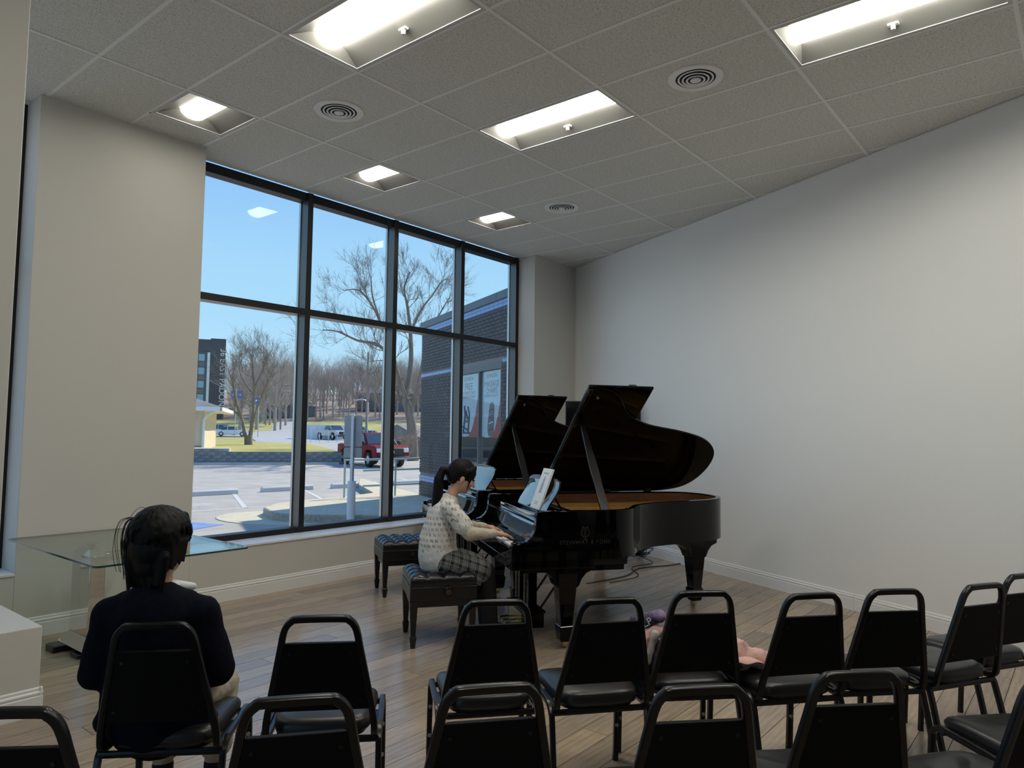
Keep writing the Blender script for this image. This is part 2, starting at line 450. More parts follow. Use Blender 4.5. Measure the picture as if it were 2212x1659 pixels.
# ceiling: suspended grid with lay-in tiles
GX0, GW = 1.8498, .6096; GY0, GH = 3.9304, 1.2192
cl = MB().prism([(LX-.3, BY-.3), (rw(BY)+.3, BY-.3), (RWX+.35, 6.62), (LX-.3, 6.62)], CZ+.25, CZ+.40).build('ceiling', M['gap'])
struct(cl, 'suspended ceiling of textured lay-in tiles', 'ceiling')
FIX4 = [(1, 0), (4, 0), (4, 2), (1, 2), (-2, 2)]   # (column, row) of the long light fixtures
FIX2 = [(1, -1), (4, -1), (7, -1), (-2, -1)]
VENTS = [(2, -1), (7, -1), (4, 1)]
tile_o = MB().box(.006, .006, 0, GW-.006, GH-.006, .015).build('ceiling_tile', M['tile'], cl)
tile_mesh = tile_o.data; bpy.data.objects.remove(tile_o)
for i in range(-9, 13):
    for r in range(-2, 8):
        x0 = GX0+i*GW; y0 = GY0-(r+1)*GH; x1 = x0+GW; y1 = y0+GH
        if (i, r) in FIX4: continue
        if (i, r) in [(a, b-1) for a, b in FIX2]: y0 = y0+GW     # the half nearest the window keeps a cut tile
        if y1 < BY or x1 < LX: continue
        if x0 > rw(y1): continue
        if y0 > 6.3: continue
        poly = [(x0+.006, y0+.006), (x1-.006, y0+.006), (x1-.006, y1-.006), (x0+.006, y1-.006)]
        if x1 > rw(y0): poly = clip_right(poly)
        if len(poly) < 3 or area(poly) < .004: continue
        if len(poly) == 4 and abs(area(poly)-(GW-.012)*(GH-.012)) < 1e-4: link_mesh('ceiling_tile', tile_mesh, cl, (x0, y0, CZ))
        else: MB().prism([(p[0]-x0, p[1]-y0) for p in poly], 0, .015).build('ceiling_tile', M['tile'], cl).location = (x0, y0, CZ)
for r in range(-2, 8):
    yy = GY0-r*GH
    if yy < BY or yy > 6.45: continue
    MB().box(LX, yy-.012, CZ-.006, rw(yy), yy+.012, CZ+.004).build('grid_bar', M['tbar'], cl)
for i in range(-9, 13):
    xx = GX0+i*GW; ytop = 6.37
    ybot = max(BY, (xx-RWX)/.467+RWY)
    if ybot >= ytop-.1: continue
    MB().box(xx-.012, ybot, CZ-.004, xx+.012, ytop, CZ+.004).build('grid_bar', M['tbar'], cl)
for i, r in FIX2:
    x0 = GX0+i*GW; yy = GY0-r*GH+GW
    MB().box(x0, yy-.012, CZ-.004, x0+GW, yy+.012, CZ+.004).build('grid_bar', M['tbar'], cl)
# wall angle along the slanted wall
wa = MB(); a = Vector((RWX, RWY, 0)); b_ = a+RWD*12
for q0, q1, z0, z1 in ((0, .022, CZ-.008, CZ-.004),):
    wa.prism([(a+RWN*q0)[:2], (b_+RWN*q0)[:2], (b_+RWN*q1)[:2], (a+RWN*q1)[:2]], z0, z1)
wa.build('wall_angle', M['tbar'], cl)

# walls
w1 = MB()
w1.box(-.6+2.41, WY, 0, 3.11, 6.60, CZ+.3)                 # pier between the windows
w1.box(7.98, WY, 0, 9.6, 6.60, CZ+.3)                      # pier by the far corner
w1.box(LX-.3, WY, 0, -.6, 6.60, CZ+.3)
w1.box(-.6, WY, -.2, 1.81, 6.60, .465); w1.box(3.11, WY, -.2, 7.98, 6.60, .465)
struct(w1.build('wall_front', M['wall'], bevel=.004), 'pale painted wall with piers around the storefront windows', 'wall')
a = Vector((RWX, RWY, 0)) - RWD*.45; b_ = Vector((RWX, RWY, 0)) + RWD*12.3
w2 = MB().prism([a[:2], b_[:2], (b_-RWN*.20)[:2], (a-RWN*.20)[:2]], -.2, CZ+.3).build('wall_right', M['wall_bright'])
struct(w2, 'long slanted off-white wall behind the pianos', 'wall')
struct(MB().box(LX-.3, BY-.2, -.1, rw(BY)+.3, BY, CZ+.3).build('wall_back', M['wall']), 'off-white wall behind the audience', 'wall')
wl = MB(); wl.box(LX-.3, BY-.2, -.1, LX, WY, .2); wl.box(LX-.3, BY-.2, CZ-.08, LX, WY, CZ+.3); wl.box(LX-.3, BY-.2, .2, LX, -1.2, CZ-.08)
struct(wl.build('wall_left', M['wall']), 'low wall and header around the added glazing on the far left', 'wall')
w3 = struct(empty('window_added', (0, 0, 0)), 'added black framed glazing along the left side, out of view', 'window')  # unseen glazing, put in to light the slanted wall
yy = -1.2
while yy < WY-.1:
    y1 = min(yy+1.22, WY)
    MB().box(LX-.15, yy, .2, LX-.02, yy+.065, CZ-.08).build('mullion', M['frame'], w3)
    MB().box(LX-.15, yy+.065, 2.745, LX-.02, y1, 2.812).build('transom', M['frame'], w3)
    MB().box(LX-.112, yy+.05, .2, LX-.10, y1+.01, CZ-.08).build('pane', M['glass'], w3)
    yy = y1
struct(MB().box(LX, 3.60, 0, 1.008, 3.84, CZ+.02).build('wall_partition', M['wall'], bevel=.004), 'beige partition wall at the left edge hiding part of the narrow window', 'wall')
led = struct(MB().box(LX, 4.47, 0, 1.472, WY, .468).build('wall_ledge', M['wall'], bevel=.004), 'low white boxed ledge at the bottom left corner', 'ledge')

def base_profile():             # (depth from wall, height)
    return [(0, 0), (.016, 0), (.016, .098), (.012, .104), (.016, .112), (.016, .120), (.009, .128), (.009, .140), (0, .146)]
def baseboard(name, p0, p1, nrm, label):
    p0, p1, nrm = Vector(p0), Vector(p1), Vector(nrm)
    o = MB().extr(base_profile(), lambda d, h: p0+nrm*d+Vector((0, 0, h)), lambda d, h: p1+nrm*d+Vector((0, 0, h))).build(name, M['trim'])
    return struct(o, label, 'baseboard')
baseboard('baseboard_front', (1.472, WY, 0), (RWX-.02, WY, 0), (0, -1, 0), 'white moulded baseboard under the storefront window')
c0 = Vector((RWX, RWY, 0)); jx = c0 + RWD*((6.12-1.70)*1.1037)
baseboard('baseboard_right', c0, jx, RWN, 'white moulded baseboard along the slanted wall behind the piano')
baseboard('baseboard_right', jx+RWD*.004, c0+RWD*12, RWN, 'white baseboard length along the slanted wall behind the chairs')
baseboard('baseboard_ledge', (LX, 4.47, 0), (1.4868, 4.47, 0), (0, -1, 0), 'white baseboard on the front of the low ledge')
baseboard('baseboard_ledge', (1.472, 4.4552, 0), (1.472, WY, 0), (1, 0, 0), 'white baseboard on the end of the low ledge')
# window stools
struct(MB().box(3.11, WY-.012, .462, 7.98, 6.42, .482).build('trim_1', M['trim'], bevel=.003), 'white sill board under the large window', 'window sill')
struct(MB().box(-.6, WY-.012, .462, 1.81, 6.42, .482).build('trim_2', M['trim'], bevel=.003), 'white sill board under the narrow left window', 'window sill')

FY0, FY1 = 6.39, 6.54
def window(name, xs, label):
    root = struct(empty(name, (0, 0, 0)), label, 'window')
    for (x0, x1) in xs:
        o = MB().box(x0, FY0, .482, x1, FY1, CZ-.005).build('mullion', M['frame'], root); o.data.materials.append(M['frame_lit_side'])
        for p in o.data.polygons:
            if abs(p.normal.x) > .9: p.material_index = 1  # side faces take the lit tone
    for a, b in zip(xs[:-1], xs[1:]):
        x0, x1 = a[1], b[0]
        MB().box(x0, FY0+.01, .482, x1, FY1, .535).build('sill_rail', M['frame'], root, bevel=.003)
        MB().box(x0, FY0, 2.745, x1, FY1, 2.812).build('transom', M['frame'], root); o_ = root.children[-1]; o_.data.materials.append(M['frame_lit_side'])
        for p in o_.data.polygons:
            if p.normal.z < -.9: p.material_index = 1  # underside takes the lit tone
        MB().box(x0, FY0+.02, 3.965, x1, FY1, CZ-.005).build('head_rail', M['frame'], root, bevel=.003)
        MB().box(x0-.01, 6.487, .53, x1+.01, 6.499, 2.75).build('pane', M['glass'], root)
        MB().box(x0-.01, 6.487, 2.80, x1+.01, 6.499, 3.97).build('pane', M['glass'], root)
        # glazing bead outside the mullion, in bright steel standing in for glare
        MB().box(x1-.012, 6.505, .535, x1, 6.535, 2.745).build('glazing_bead', M['steel'], root)
        MB().box(x1-.012, 6.505, 2.812, x1, 6.535, 3.965).build('glazing_bead', M['steel'], root)
    return root
window('window_1', [(3.11, 3.18), (4.39, 4.455), (5.60, 5.665), (6.765, 6.83), (7.915, 7.98)], 'tall black framed storefront window of eight panes')
window('window_2', [(-.6, -.53), (.58, .645), (1.74, 1.81)], 'narrow strip of black framed window at the left edge')

# ---------------------------------------------------------------- ceiling lights and vents
def troffer(i, r, half, label):
    x0 = GX0+i*GW; L = GW if half else GH
    y1 = (GY0-r*GH) if not half else (GY0-r*GH+GW); y0 = y1-L
    t = thing('ceiling_light', label, 'ceiling light', (x0+GW/2, y0+L/2, CZ), 0, 'recessed ceiling lights')
    w, h = GW/2-.004, L/2-.004
    fr = MB()
    for (a, b, c, d) in ((-w, -h, w, -h+.03), (-w, h-.03, w, h), (-w, -h+.03, -w+.03, h-.03), (w-.03, -h+.03, w, h-.03)): fr.box(a, b, -.004, c, d, .012)
    fr.build('frame', M['fixture'], t)
    lw = .105; lh = h-.075; zt = .085
    pan = MB()
    iw, ih = w-.03, h-.03
    for s in (-1, 1):       # curved side reflectors
        prof = [(iw, 0.0), (iw-.05, .030), (iw-.11, .055), (lw+.01, zt-.01), (lw-.005, zt)]
        rings = [[(s*x, -ih, z), (s*x, ih, z)] for x, z in prof]
        vs = [p for q in rings for p in q]; pan.add(vs, [(2*k, 2*k+1, 2*k+3, 2*k+2) for k in range(len(prof)-1)])
        # sloping ends
        pan.add([(-iw, s*ih, 0), (iw, s*ih, 0), (lw+.02, s*lh, zt-.012), (-lw-.02, s*lh, zt-.012)], [(0, 1, 2, 3)])
    pan.box(-iw, -ih, .088, iw, ih, .10)
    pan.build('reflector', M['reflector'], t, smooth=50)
    ln = MB(); pts = [(lw*math.cos(a), zt-.062*math.sin(a)) for a in [math.pi*k/10 for k in range(11)]]
    ln.extr(pts, lambda x, z: (x, -lh, z), lambda x, z: (x, lh, z)); ln.build('lens', M['lens2' if half else 'lens'], t, smooth=60)
    if not half:
        c = MB(); c.box(.165, -.03, .028, .195, .03, .040); c.box(.172, -.012, .008, .188, .012, .03); c.cyl((.18, 0, .0), (.18, 0, .012), .012, n=10)
        c.build('sensor', M['white'], t)
    return t
lab4 = {(1, 0): 'long lit ceiling light cut by the top edge, left of centre', (4, 0): 'long lit ceiling light in the middle of the ceiling', (4, 2): 'long lit ceiling light at the top right corner', (1, 2): 'long ceiling light above the back row, out of view', (-2, 2): 'long ceiling light left of the audience, out of view'}
for q in FIX4:
    troffer(q[0], q[1], False, lab4[q])
lab2 = {1: 'short lit ceiling light above the wide pier, leftmost by the window', 4: 'short lit ceiling light over the middle of the window', 7: 'short lit ceiling light near the far corner', -2: 'short recessed ceiling light out of view on the left'}
for q in FIX2: troffer(q[0], q[1], True, lab2[q[0]])

def vent(i, r, label):
    x = GX0+(i+.5)*GW; y = GY0-(r+.5)*GH
    t = thing('air_diffuser', label, 'vent', (x, y, CZ-.002), 0, 'round ceiling air diffusers'); t.scale = (1.2, 1.2, 1.6)
    MB().lathe([(.116, -.004), (.155, -.006), (.160, -.002), (.158, .004), (.116, .004)], n=40, hollow=True).build('flange', M['vent'], t, smooth=40)
    for k, (ro, zz) in enumerate(((.104, -.006), (.080, -.009), (.056, -.012))):
        MB().lathe([(ro, zz), (ro-.011, zz+.001), (ro-.011, zz+.003), (ro, zz+.002)], n=36, hollow=True).build('ring', M['vent'], t, smooth=50)
    MB().lathe([(.001, -.017), (.020, -.016), (.032, -.012), (.030, -.008), (.001, -.006)], n=24).build('cone', M['vent'], t, smooth=50)
    MB().lathe([(.001, -.0015), (.118, -.0015), (.118, -.0005), (.001, -.0005)], n=28).build('throat', M['gap'], t)
vent(2, -1, 'round air vent in the ceiling nearest the wide pier')
vent(7, -1, 'smallest round air vent, near the far corner light')
vent(4, 1, 'round air vent in the ceiling between the middle and right lights')

# ================================================================ outdoors
def gp(px, d, z=0.0):
    """ground position for a bearing (photo column) and a depth in metres"""
    a = math.atan((px-1106)/1542.48); az = AZ-a; r = d/math.cos(a)
    return Vector((math.cos(az)*r, math.sin(az)*r, z))
def zat(py, d, px=640):          # world height of a photo row at depth d
    hy = 921.4+(px-420)*.0125
    return CAMZ - (py-hy)/1542.48*d
LOT = -.10
struct(MB().box(-60, BY-.2, LOT-.3, LX-.3, 6.6, LOT).build('ground', M['asphalt']), 'asphalt left of the building, out of view', 'parking lot')
struct(MB().box(-60, 6.6, LOT-.3, 75, 75, LOT).build('ground', M['asphalt']), 'sunlit grey asphalt parking lot outside', 'parking lot')
struct(MB().box(-60, -60, LOT-.3, 75, BY-.2, LOT).build('ground', M['asphalt']), 'asphalt behind the building, out of view', 'parking lot')
# terrain beyond the lot
def TH(d):
    pts = [(30, -.12), (75, -.22), (95, .10), (112, .35), (130, 1.1), (160, 3.2), (220, 9.5), (300, 16), (500, 24)]
    for (a, za), (b, zb) in zip(pts[:-1], pts[1:]):
        if d <= b: return za+(zb-za)*(d-a)/(b-a)
    return 24
tr = MB(); cols = list(range(-200, 2200, 60)); ds = [70, 76, 84, 95, 105, 112, 122, 130, 145, 160, 185, 220, 260, 300, 400, 500]
for d in ds:
    for c in cols: tr.v.append(tuple(gp(c, d, TH(d)-.02)))
nc = len(cols)
for i in range(len(ds)-1):
    for j in range(nc-1): tr.f.append((i*nc+j, i*nc+j+1, (i+1)*nc+j+1, (i+1)*nc+j))
struct(tr.build('terrain', M['grass'], smooth=180), 'far grassy ground rising to the wooded hill', 'ground')

tr2 = MB()
for d in (158, 185, 220, 260, 300, 400, 500):
    for c in cols: tr2.v.append(tuple(gp(c, d, TH(d)+(.0 if d == 158 else .15))))
for i in range(6):
    for j in range(nc-1): tr2.f.append((i*nc+j, i*nc+j+1, (i+1)*nc+j+1, (i+1)*nc+j))
struct(tr2.build('hillside', M['litter'], smooth=180), 'brown leaf covered hillside under the bare woods', 'ground')
def strip(name, pts, matn, label, cat, lift=.03):
    """pts: list of (px_left, px_right, d)"""
    b = MB()
    for l, r, d in pts:
        for c in (l, r): p = gp(c, d, TH(d)+lift); b.v.append(tuple(p))
    for i in range(len(pts)-1): b.f.append((2*i, 2*i+1, 2*i+3, 2*i+2))
    o = b.build(name, M[matn]); return struct(o, label, cat)
strip('road', [(545, 900, 76), (556, 900, 84), (545, 780, 95), (520, 720, 105), (480, 655, 112), (552, 662, 122), (588, 660, 130), (598, 652, 145), (606, 644, 160), (618, 650, 185)], 'road', 'grey road curving up the hill behind the lot', 'road', .04)
strip('road', [(380, 545, 100), (380, 545, 109)], 'road', 'grey car park strip where the white cars stand', 'road', .05)
strip('road', [(660, 930, 84), (660, 930, 112)], 'road', 'paved yard behind the red pickup', 'road', .05)

# lawn behind the retaining wall
WA, WB = Vector((8.0, 35.3, 0)), Vector((20.7, 27.1, 0)); WT = (WB-WA).normalized(); WN = Vector((-WT.y, WT.x, 0))
lawn = [(WA+WN*.25), (WB+WN*.25), (WB+WN*3), Vector((25.0, 34.0, 0)), Vector((30.5, 43.5, 0)), Vector((30, 55, 0)), Vector((16, 60, 0)), Vector((2, 58, 0))]
struct(MB().prism([p[:2] for p in lawn], LOT, .46).build('lawn', M['grass']), 'yellowed winter lawn above the dark retaining wall', 'lawn')
rwl = struct(MB().prism([(WA+WN*.12)[:2], (WB+WN*.12)[:2], (WB+WN*.25)[:2], (WA+WN*.25)[:2]], LOT, .46).build('retaining_wall', M['gap']), 'low dark block retaining wall across the lot', 'retaining wall')
blk = MB().box(0, 0, 0, .448, .20, .136).build('block', M['wallblk'], bevel=.012); blk_me = blk.data; bpy.data.objects.remove(blk)
rotw = math.atan2(WT.y, WT.x); nb = 0
for c in range(4):
    s = -.23*(c % 2); Lw = (WB-WA).length
    while s < Lw:
        p = WA+WT*s-WN*(-.02)+WN*(.012*c)
        if s > 3.2: link_mesh('block', blk_me, rwl, (p.x, p.y, LOT+c*.14), (0, 0, rotw))
        s += .455
Ls = (Vector((16.7, 29.7, 0))-WA).length
for k in range(int(Ls/.455)):
    s = k*.455
    if s > 3.2: p = WA+WT*s+WN*.06; link_mesh('cap_block', blk_me, rwl, (p.x, p.y, LOT+.56), (0, 0, rotw))
MB().prism([(WA+WN*.20)[:2], (WA+WT*Ls+WN*.20)[:2], (WA+WT*Ls+WN*1.6)[:2], (WA+WN*1.6)[:2]], .3, .60).build('top_slab', M['concrete'], rwl)
struct(MB().prism([(WA-WN*.30)[:2], (WB-WN*.30)[:2], (WB+WN*.02)[:2], (WA+WN*.02)[:2]], LOT, LOT+.10).build('kerb', M['concrete']), 'pale kerb at the foot of the retaining wall', 'kerb')

# wheel stops, paint
wt = Vector((1, -.115, 0)).normalized()
for (xa, xb, yy, lab) in ((7.85, 9.62, 16.80, 'leftmost pale concrete wheel stop, beside the wide pier'), (10.28, 11.72, 16.62, 'concrete wheel stop crossing behind the first window mullion'), (12.26, 13.70, 16.36, 'concrete wheel stop behind the sign post'), (14.3, 15.8, 16.12, 'concrete wheel stop behind the pale green railing')):
    L = xb-xa
    o = MB().extr([(-.08, 0), (.08, 0), (.062, .10), (.035, .13), (-.035, .13), (-.062, .10)], lambda a, z: (0, a, z), lambda a, z: (L, a, z)).build('wheel_stop', M['stop'], smooth=30, bevel=.012)
    o.location = (xa, yy, LOT); o.rotation_euler = (0, 0, math.atan2(wt.y, wt.x)); tag(o, lab, 'wheel stop', 'wheel stops in the lot')
for k, x in enumerate((8.0, 10.0, 12.0, 14.1, 16.3)):
    o = struct(MB().box(0, 0, 0, .10, 5.0, .004).build('trim_line', M['line']), ['first', 'second', 'third', 'fourth', 'fifth'][k]+' faded white parking line from the wide pier', 'parking line')
    o.location = (x, 13.6, LOT+.001); o.rotation_euler = (0, 0, R(-26))
o = struct(MB().box(-40, 0, 0, 40, .10, .004).build('trim_line', M['line']), 'long faded white lane line across the lot', 'parking line'); o.location = (10, 13.3, LOT+.001); o.rotation_euler = (0, 0, math.atan2(-.115, 1))
o = struct(MB().box(-.9, -.35, 0, .62, .35, .004).build('trim_paint', M['bluep']), 'patch of blue accessible parking paint by the pier', 'pavement paint'); o.location = (5.75, 11.65, LOT+.002); o.rotation_euler = (0, 0, R(20))

# corner sidewalk island
isl = [(7.30, 11.45), (7.34, 11.1), (7.48, 10.78), (7.78, 10.42), (8.15, 10.0), (8.6, 9.3), (8.75, 8.4), (8.7, 6.7), (9.2, 6.7), (11.75, 12.3), (14.2, 17.5), (12.6, 15.6), (11.2, 13.3), (10.2, 13.0), (9.0, 12.95), (8.2, 12.75), (7.6, 12.2)]
io = MB().prism(isl, LOT-.05, .045).build('sidewalk', M['aggregate'], bevel=.02); struct(io, 'raised concrete sidewalk corner outside the window', 'sidewalk')
inner = []
cx = sum(p[0] for p in isl)/len(isl); cy = sum(p[1] for p in isl)/len(isl)
MB().prism([(p[0]+(cx-p[0])*.02, p[1]+(cy-p[1])*.02) for p in isl], .03, .050).build('top_slab', M['curb_y'], io)
def ell(cx, cy, rx, ry, rot=0, n=28): return [(cx+rx*math.cos(a)*math.cos(rot)-ry*math.sin(a)*math.sin(rot), cy+rx*math.cos(a)*math.sin(rot)+ry*math.sin(a)*math.cos(rot)) for a in [2*math.pi*k/n for k in range(n)]]
struct(MB().prism(ell(7.75, 11.6, 1.05, 1.35, .4), LOT-.05, LOT+.012).build('sidewalk_apron', M['curb_y']), 'flat yellow concrete apron around the sidewalk corner', 'sidewalk')
struct(MB().prism([(1.5, 6.6), (8.8, 6.6), (8.9, 8.6), (8.3, 9.7), (7.6, 9.7), (6.0, 8.2), (1.5, 7.6)], LOT-.05, LOT+.02).build('sidewalk_strip', M['concrete']), 'shaded concrete strip right under the window', 'sidewalk')

# sign post in a sleeve
t = thing('sign_post', 'grey perforated sign post in a pale sleeve, signs seen from behind', 'sign post', (7.99, 10.09, LOT), 0)
MB().lathe([(.072, 0), (.072, .735), (.060, .745), (.03, .745)], n=24).build('sleeve', M['white_ext'], t, smooth=40)
sp = MB().box(-.027, -.027, .6, .027, .027, 1.90).build('post', M['postgrey'], t, bevel=.004)
sp.rotation_euler = (0, 0, R(20))
for k in range(30): MB().cyl((.004, -.0280, .80+k*.036), (.004, -.0265, .80+k*.036), .0062, n=8).build('hole', M['gap'], sp)
def plate(z0, z1, w, r=.03):
    pts = []
    for (cx, cz, a0) in ((w-r, z1-r, 0), (-w+r, z1-r, 90), (-w+r, z0+r, 180), (w-r, z0+r, 270)):
        for k in range(5): a = R(a0+22.5*k); pts.append((cx+r*math.cos(a), cz+r*math.sin(a)))
    return MB().extr(pts, lambda x, z: (x, .029, z), lambda x, z: (x, .032, z))
for z0, z1, nm in ((1.345, 1.89, 'sign_plate'), (1.145, 1.325, 'sign_plate')): plate(z0, z1, .157).build(nm, M['signgrey'], t).rotation_euler = (0, 0, R(-48))

# pale green railing
t = thing('railing', 'pale green metal pipe railing beside the brick corner', 'railing', (0, 0, 0), 0)
for z in (.88, .64, .30): MB().tube([(10.3, 12.62, z-.01), (11.05, 12.34, z), (12.2, 11.95, z+.02)], .024, 8).build('rail', M['railp'], t, smooth=60)
for p in ((11.02, 12.36), (9.9, 12.75)): MB().tube([(p[0], p[1], .04), (p[0], p[1], .88)], .024, 8).build('post', M['railp'], t, smooth=60)
MB().tube([(9.9, 12.75, .87), (10.3, 12.62, .87)], .024, 8).build('rail', M['railp'], t)

# ---------------------------------------------------------------- brick wing with shop window
BC = Vector((11.57, 12.14, 0)); BT = Vector((-.423, -.906, 0)).normalized(); BN = Vector((-.906, .423, 0)).normalized()   # BT runs towards us, BN faces the lot
def bp(s, z, off=0.0): p = BC+BT*s+BN*off; return Vector((p.x, p.y, z))
LBW = 6.35
bw = struct(MB().prism([(BC-BN*.012)[:2], (BC+BT*LBW-BN*.012)[:2], (BC+BT*LBW-BN*.2)[:2], (BC-BN*.2)[:2]], LOT, 2.80).build('wall_brick_wing', M['mortar']), 'dark brick wing of the building outside with blue tile bands', 'wall')
# rebuild the backing with the window opening left free
W0, W1, WZ0, WZ1 = 2.12, 4.42, .12, 2.74
bb = MB()
def slab(s0, s1, z0, z1, o0=-.2, o1=-.012): bb.hexa([bp(s0, z0, o0), bp(s1, z0, o0), bp(s1, z0, o1), bp(s0, z0, o1)], [bp(s0, z1, o0), bp(s1, z1, o0), bp(s1, z1, o1), bp(s0, z1, o1)])
slab(0, W0, LOT, 3.95); slab(W1, LBW, LOT, 3.95); slab(W0, W1, WZ1, 3.95); slab(W0, W1, LOT, WZ0)
tmp = bb.build('brick_backing', M['mortar']); bw.data = tmp.data; bpy.data.objects.remove(tmp)
# bricks
BL, BH = .2032, .0677
bands = ((.385, .520), (2.765, 2.833), (3.765, 3.90))
brick_o = MB().box(0, -.012, .005, BL-.010, .004, BH-.005)
bm_me = brick_o.build('brick', M['brick']); brick_mesh = bm_me.data; bpy.data.objects.remove(bm_me)
rotb = math.atan2(BT.y, BT.x)
allb = []
nrow = int((3.765-LOT)/BH)
for r in range(nrow):
    z = LOT+r*BH
    if any(z+BH > a+.005 and z < b-.005 for a, b in bands): continue
    s = -BL/2 if r % 2 else 0.0
    while s < LBW:
        s0, s1 = max(0, s), min(LBW, s+BL)
        if z < WZ1 and z+BH > WZ0 and s0 < W1 and s1 > W0:
            if s0 < W0: s1 = W0
            elif s1 > W1: s0 = W1
            else: s += BL; continue
        if s1-s0 > .03: allb.append((s0, s1, z))
        s += BL
full = [b for b in allb if abs(b[1]-b[0]-BL) < 1e-3 and (b[0] > W1-.05 or b[0] < W0) and b[2] > .2 and b[0] < 5.75]
full.sort(key=lambda b: -b[0] if b[2] > 1.35 else 10-b[0])
pick = set(full[:285])
rest = MB()
for b in allb:
    if b in pick:
        p = bp(b[0], b[2]); link_mesh('brick', brick_mesh, bw, p, (0, math.pi, rotb+math.pi) if False else (0, 0, rotb))
    else:
        rest.hexa([bp(b[0], b[2]+.005, -.004), bp(b[1]-.010, b[2]+.005, -.004), bp(b[1]-.010, b[2]+.005, .012), bp(b[0], b[2]+.005, .012)],
                  [bp(b[0], b[2]+BH-.005, -.004), bp(b[1]-.010, b[2]+BH-.005, -.004), bp(b[1]-.010, b[2]+BH-.005, .012), bp(b[0], b[2]+BH-.005, .012)])
tag(rest.build('brick_rest', M['brick'], bw), kind='stuff')
for o in bw.children:
    if o.name.startswith('brick') and not o.name.startswith('brick_rest'): pass
# blue tiles
tile_w = .2032
for z0, z1 in bands:
    rows = 1 if z1-z0 < .1 else 2; h = (z1-z0)/rows
    for rr in range(rows):
        s = 0.0
        while s < LBW-.05:
            if not (z0 < WZ1+.03 and z1 > WZ0 and s+tile_w > W0 and s < W1):
                q = MB().hexa([bp(s, z0+rr*h+.003, -.01), bp(s+tile_w-.006, z0+rr*h+.003, -.01), bp(s+tile_w-.006, z0+rr*h+.003, .014), bp(s, z0+rr*h+.003, .014)],
                              [bp(s, z0+(rr+1)*h-.003, -.01), bp(s+tile_w-.006, z0+(rr+1)*h-.003, -.01), bp(s+tile_w-.006, z0+(rr+1)*h-.003, .014), bp(s, z0+(rr+1)*h-.003, .014)])
                q.build('blue_tile', M['bluetile'], bw)
            s += tile_w
cp = MB()
for k in range(3):
    s0, s1 = -.05+k*2.15, -.05+(k+1)*2.15-.008
    c = MB().hexa([bp(s0, 3.90, -.3), bp(s1, 3.90, -.3), bp(s1, 3.90, .05), bp(s0, 3.90, .05)], [bp(s0, 4.05, -.3), bp(s1, 4.05, -.3), bp(s1, 4.05, .05), bp(s0, 4.05, .05)])
    c.build('coping', M['coping'], bw, bevel=.006)
# the rest of the wing's volume
struct(MB().prism([(BC-BN*3.0)[:2], (BC-BN*.2)[:2], (BC+BT*LBW-BN*.2)[:2]], 3.7, 3.9).build('roof_wing', M['coping']), 'flat roof of the brick wing', 'roof')
struct(MB().prism([(BC-BN*.2)[:2], (BC-BN*9)[:2], (BC-BN*9+BT*.2)[:2], (BC-BN*.2+BT*.2)[:2]], LOT, 3.95).build('wall_wing_end', M['brick']), 'end wall of the brick wing', 'wall')
# shop window
sw = struct(empty('window_4', (0, 0, 0)), 'shop window with two sale posters in the brick wing', 'window')
def bar(nm, s0, s1, z0, z1, o0=-.10, o1=.0, mt='bframe', par=None):
    return MB().hexa([bp(s0, z0, o0), bp(s1, z0, o0), bp(s1, z0, o1), bp(s0, z0, o1)], [bp(s0, z1, o0), bp(s1, z1, o0), bp(s1, z1, o1), bp(s0, z1, o1)]).build(nm, M[mt], par)
bar('head_rail', W0, W1, WZ1-.07, WZ1+.05, par=sw); bar('sill_rail', W0, W1, WZ0, WZ0+.06, par=sw)
for s in (W0, 3.36, W1-.05): bar('mullion', s, s+.05, WZ0+.06, WZ1-.07, par=sw)
bar('pane', W0+.05, 3.36, WZ0+.06, WZ1-.07, -.055, -.047, 'shopglass', sw); bar('pane', 3.41, W1-.05, WZ0+.06, WZ1-.07, -.055, -.047, 'shopglass', sw)
struct(MB().hexa([bp(.3, LOT, -3.2), bp(5.6, LOT, -3.2), bp(5.6, LOT, -3.1), bp(.3, LOT, -3.1)], [bp(.3, 3.6, -3.2), bp(5.6, 3.6, -3.2), bp(5.6, 3.6, -3.1), bp(.3, 3.6, -3.1)]).build('wall_shop_back', M['shopin']), 'grey back wall inside the shop', 'wall')
struct(MB().hexa([bp(.3, LOT, -3.2), bp(5.6, LOT, -3.2), bp(5.6, LOT, -.2), bp(.3, LOT, -.2)], [bp(.3, LOT+.06, -3.2), bp(5.6, LOT+.06, -3.2), bp(5.6, LOT+.06, -.2), bp(.3, LOT+.06, -.2)]).build('floor_shop', M['shopin']), 'grey shop floor behind the posters', 'floor')

# the reader stands on the lot side: local +x must point to the reader's right, which is along BT
def poster2(name, s0, s1, zt, zb, label):
    t = thing(name, label, 'poster', bp((s0+s1)/2, zb, -.060))
    t.rotation_euler = (0, 0, math.atan2(BT.y, BT.x)); w = (s1-s0)/2; h = zt-zb
    MB().box(-w, 0, 0, w, .003, h).build('red_sheet', M['red'], t)
    pts = [(-w, .02), (-w, h), (w, h), (w*.98, h*.90), (w*.86, h*.64), (w*.62, h*.36), (w*.30, h*.13), (-w*.05, .02), (-w*.5, 0)]
    MB().extr(pts, lambda x, z: (x, -.0015, z), lambda x, z: (x, .0, z)).build('pale_sheet', M['poster'], t)
    return t, w, h
def ptxt(t, body, size, z, x=0.0, m='ink', sp=1.0): text('lettering', body, size, M[m], t, (x, -.0022, z), (R(90), 0, 0), .0004, spacing=sp)
t, w, h = poster2('shop_poster', 2.30, 3.30, 2.66, 1.42, 'shop poster reading FREE with an exercise machine picture')
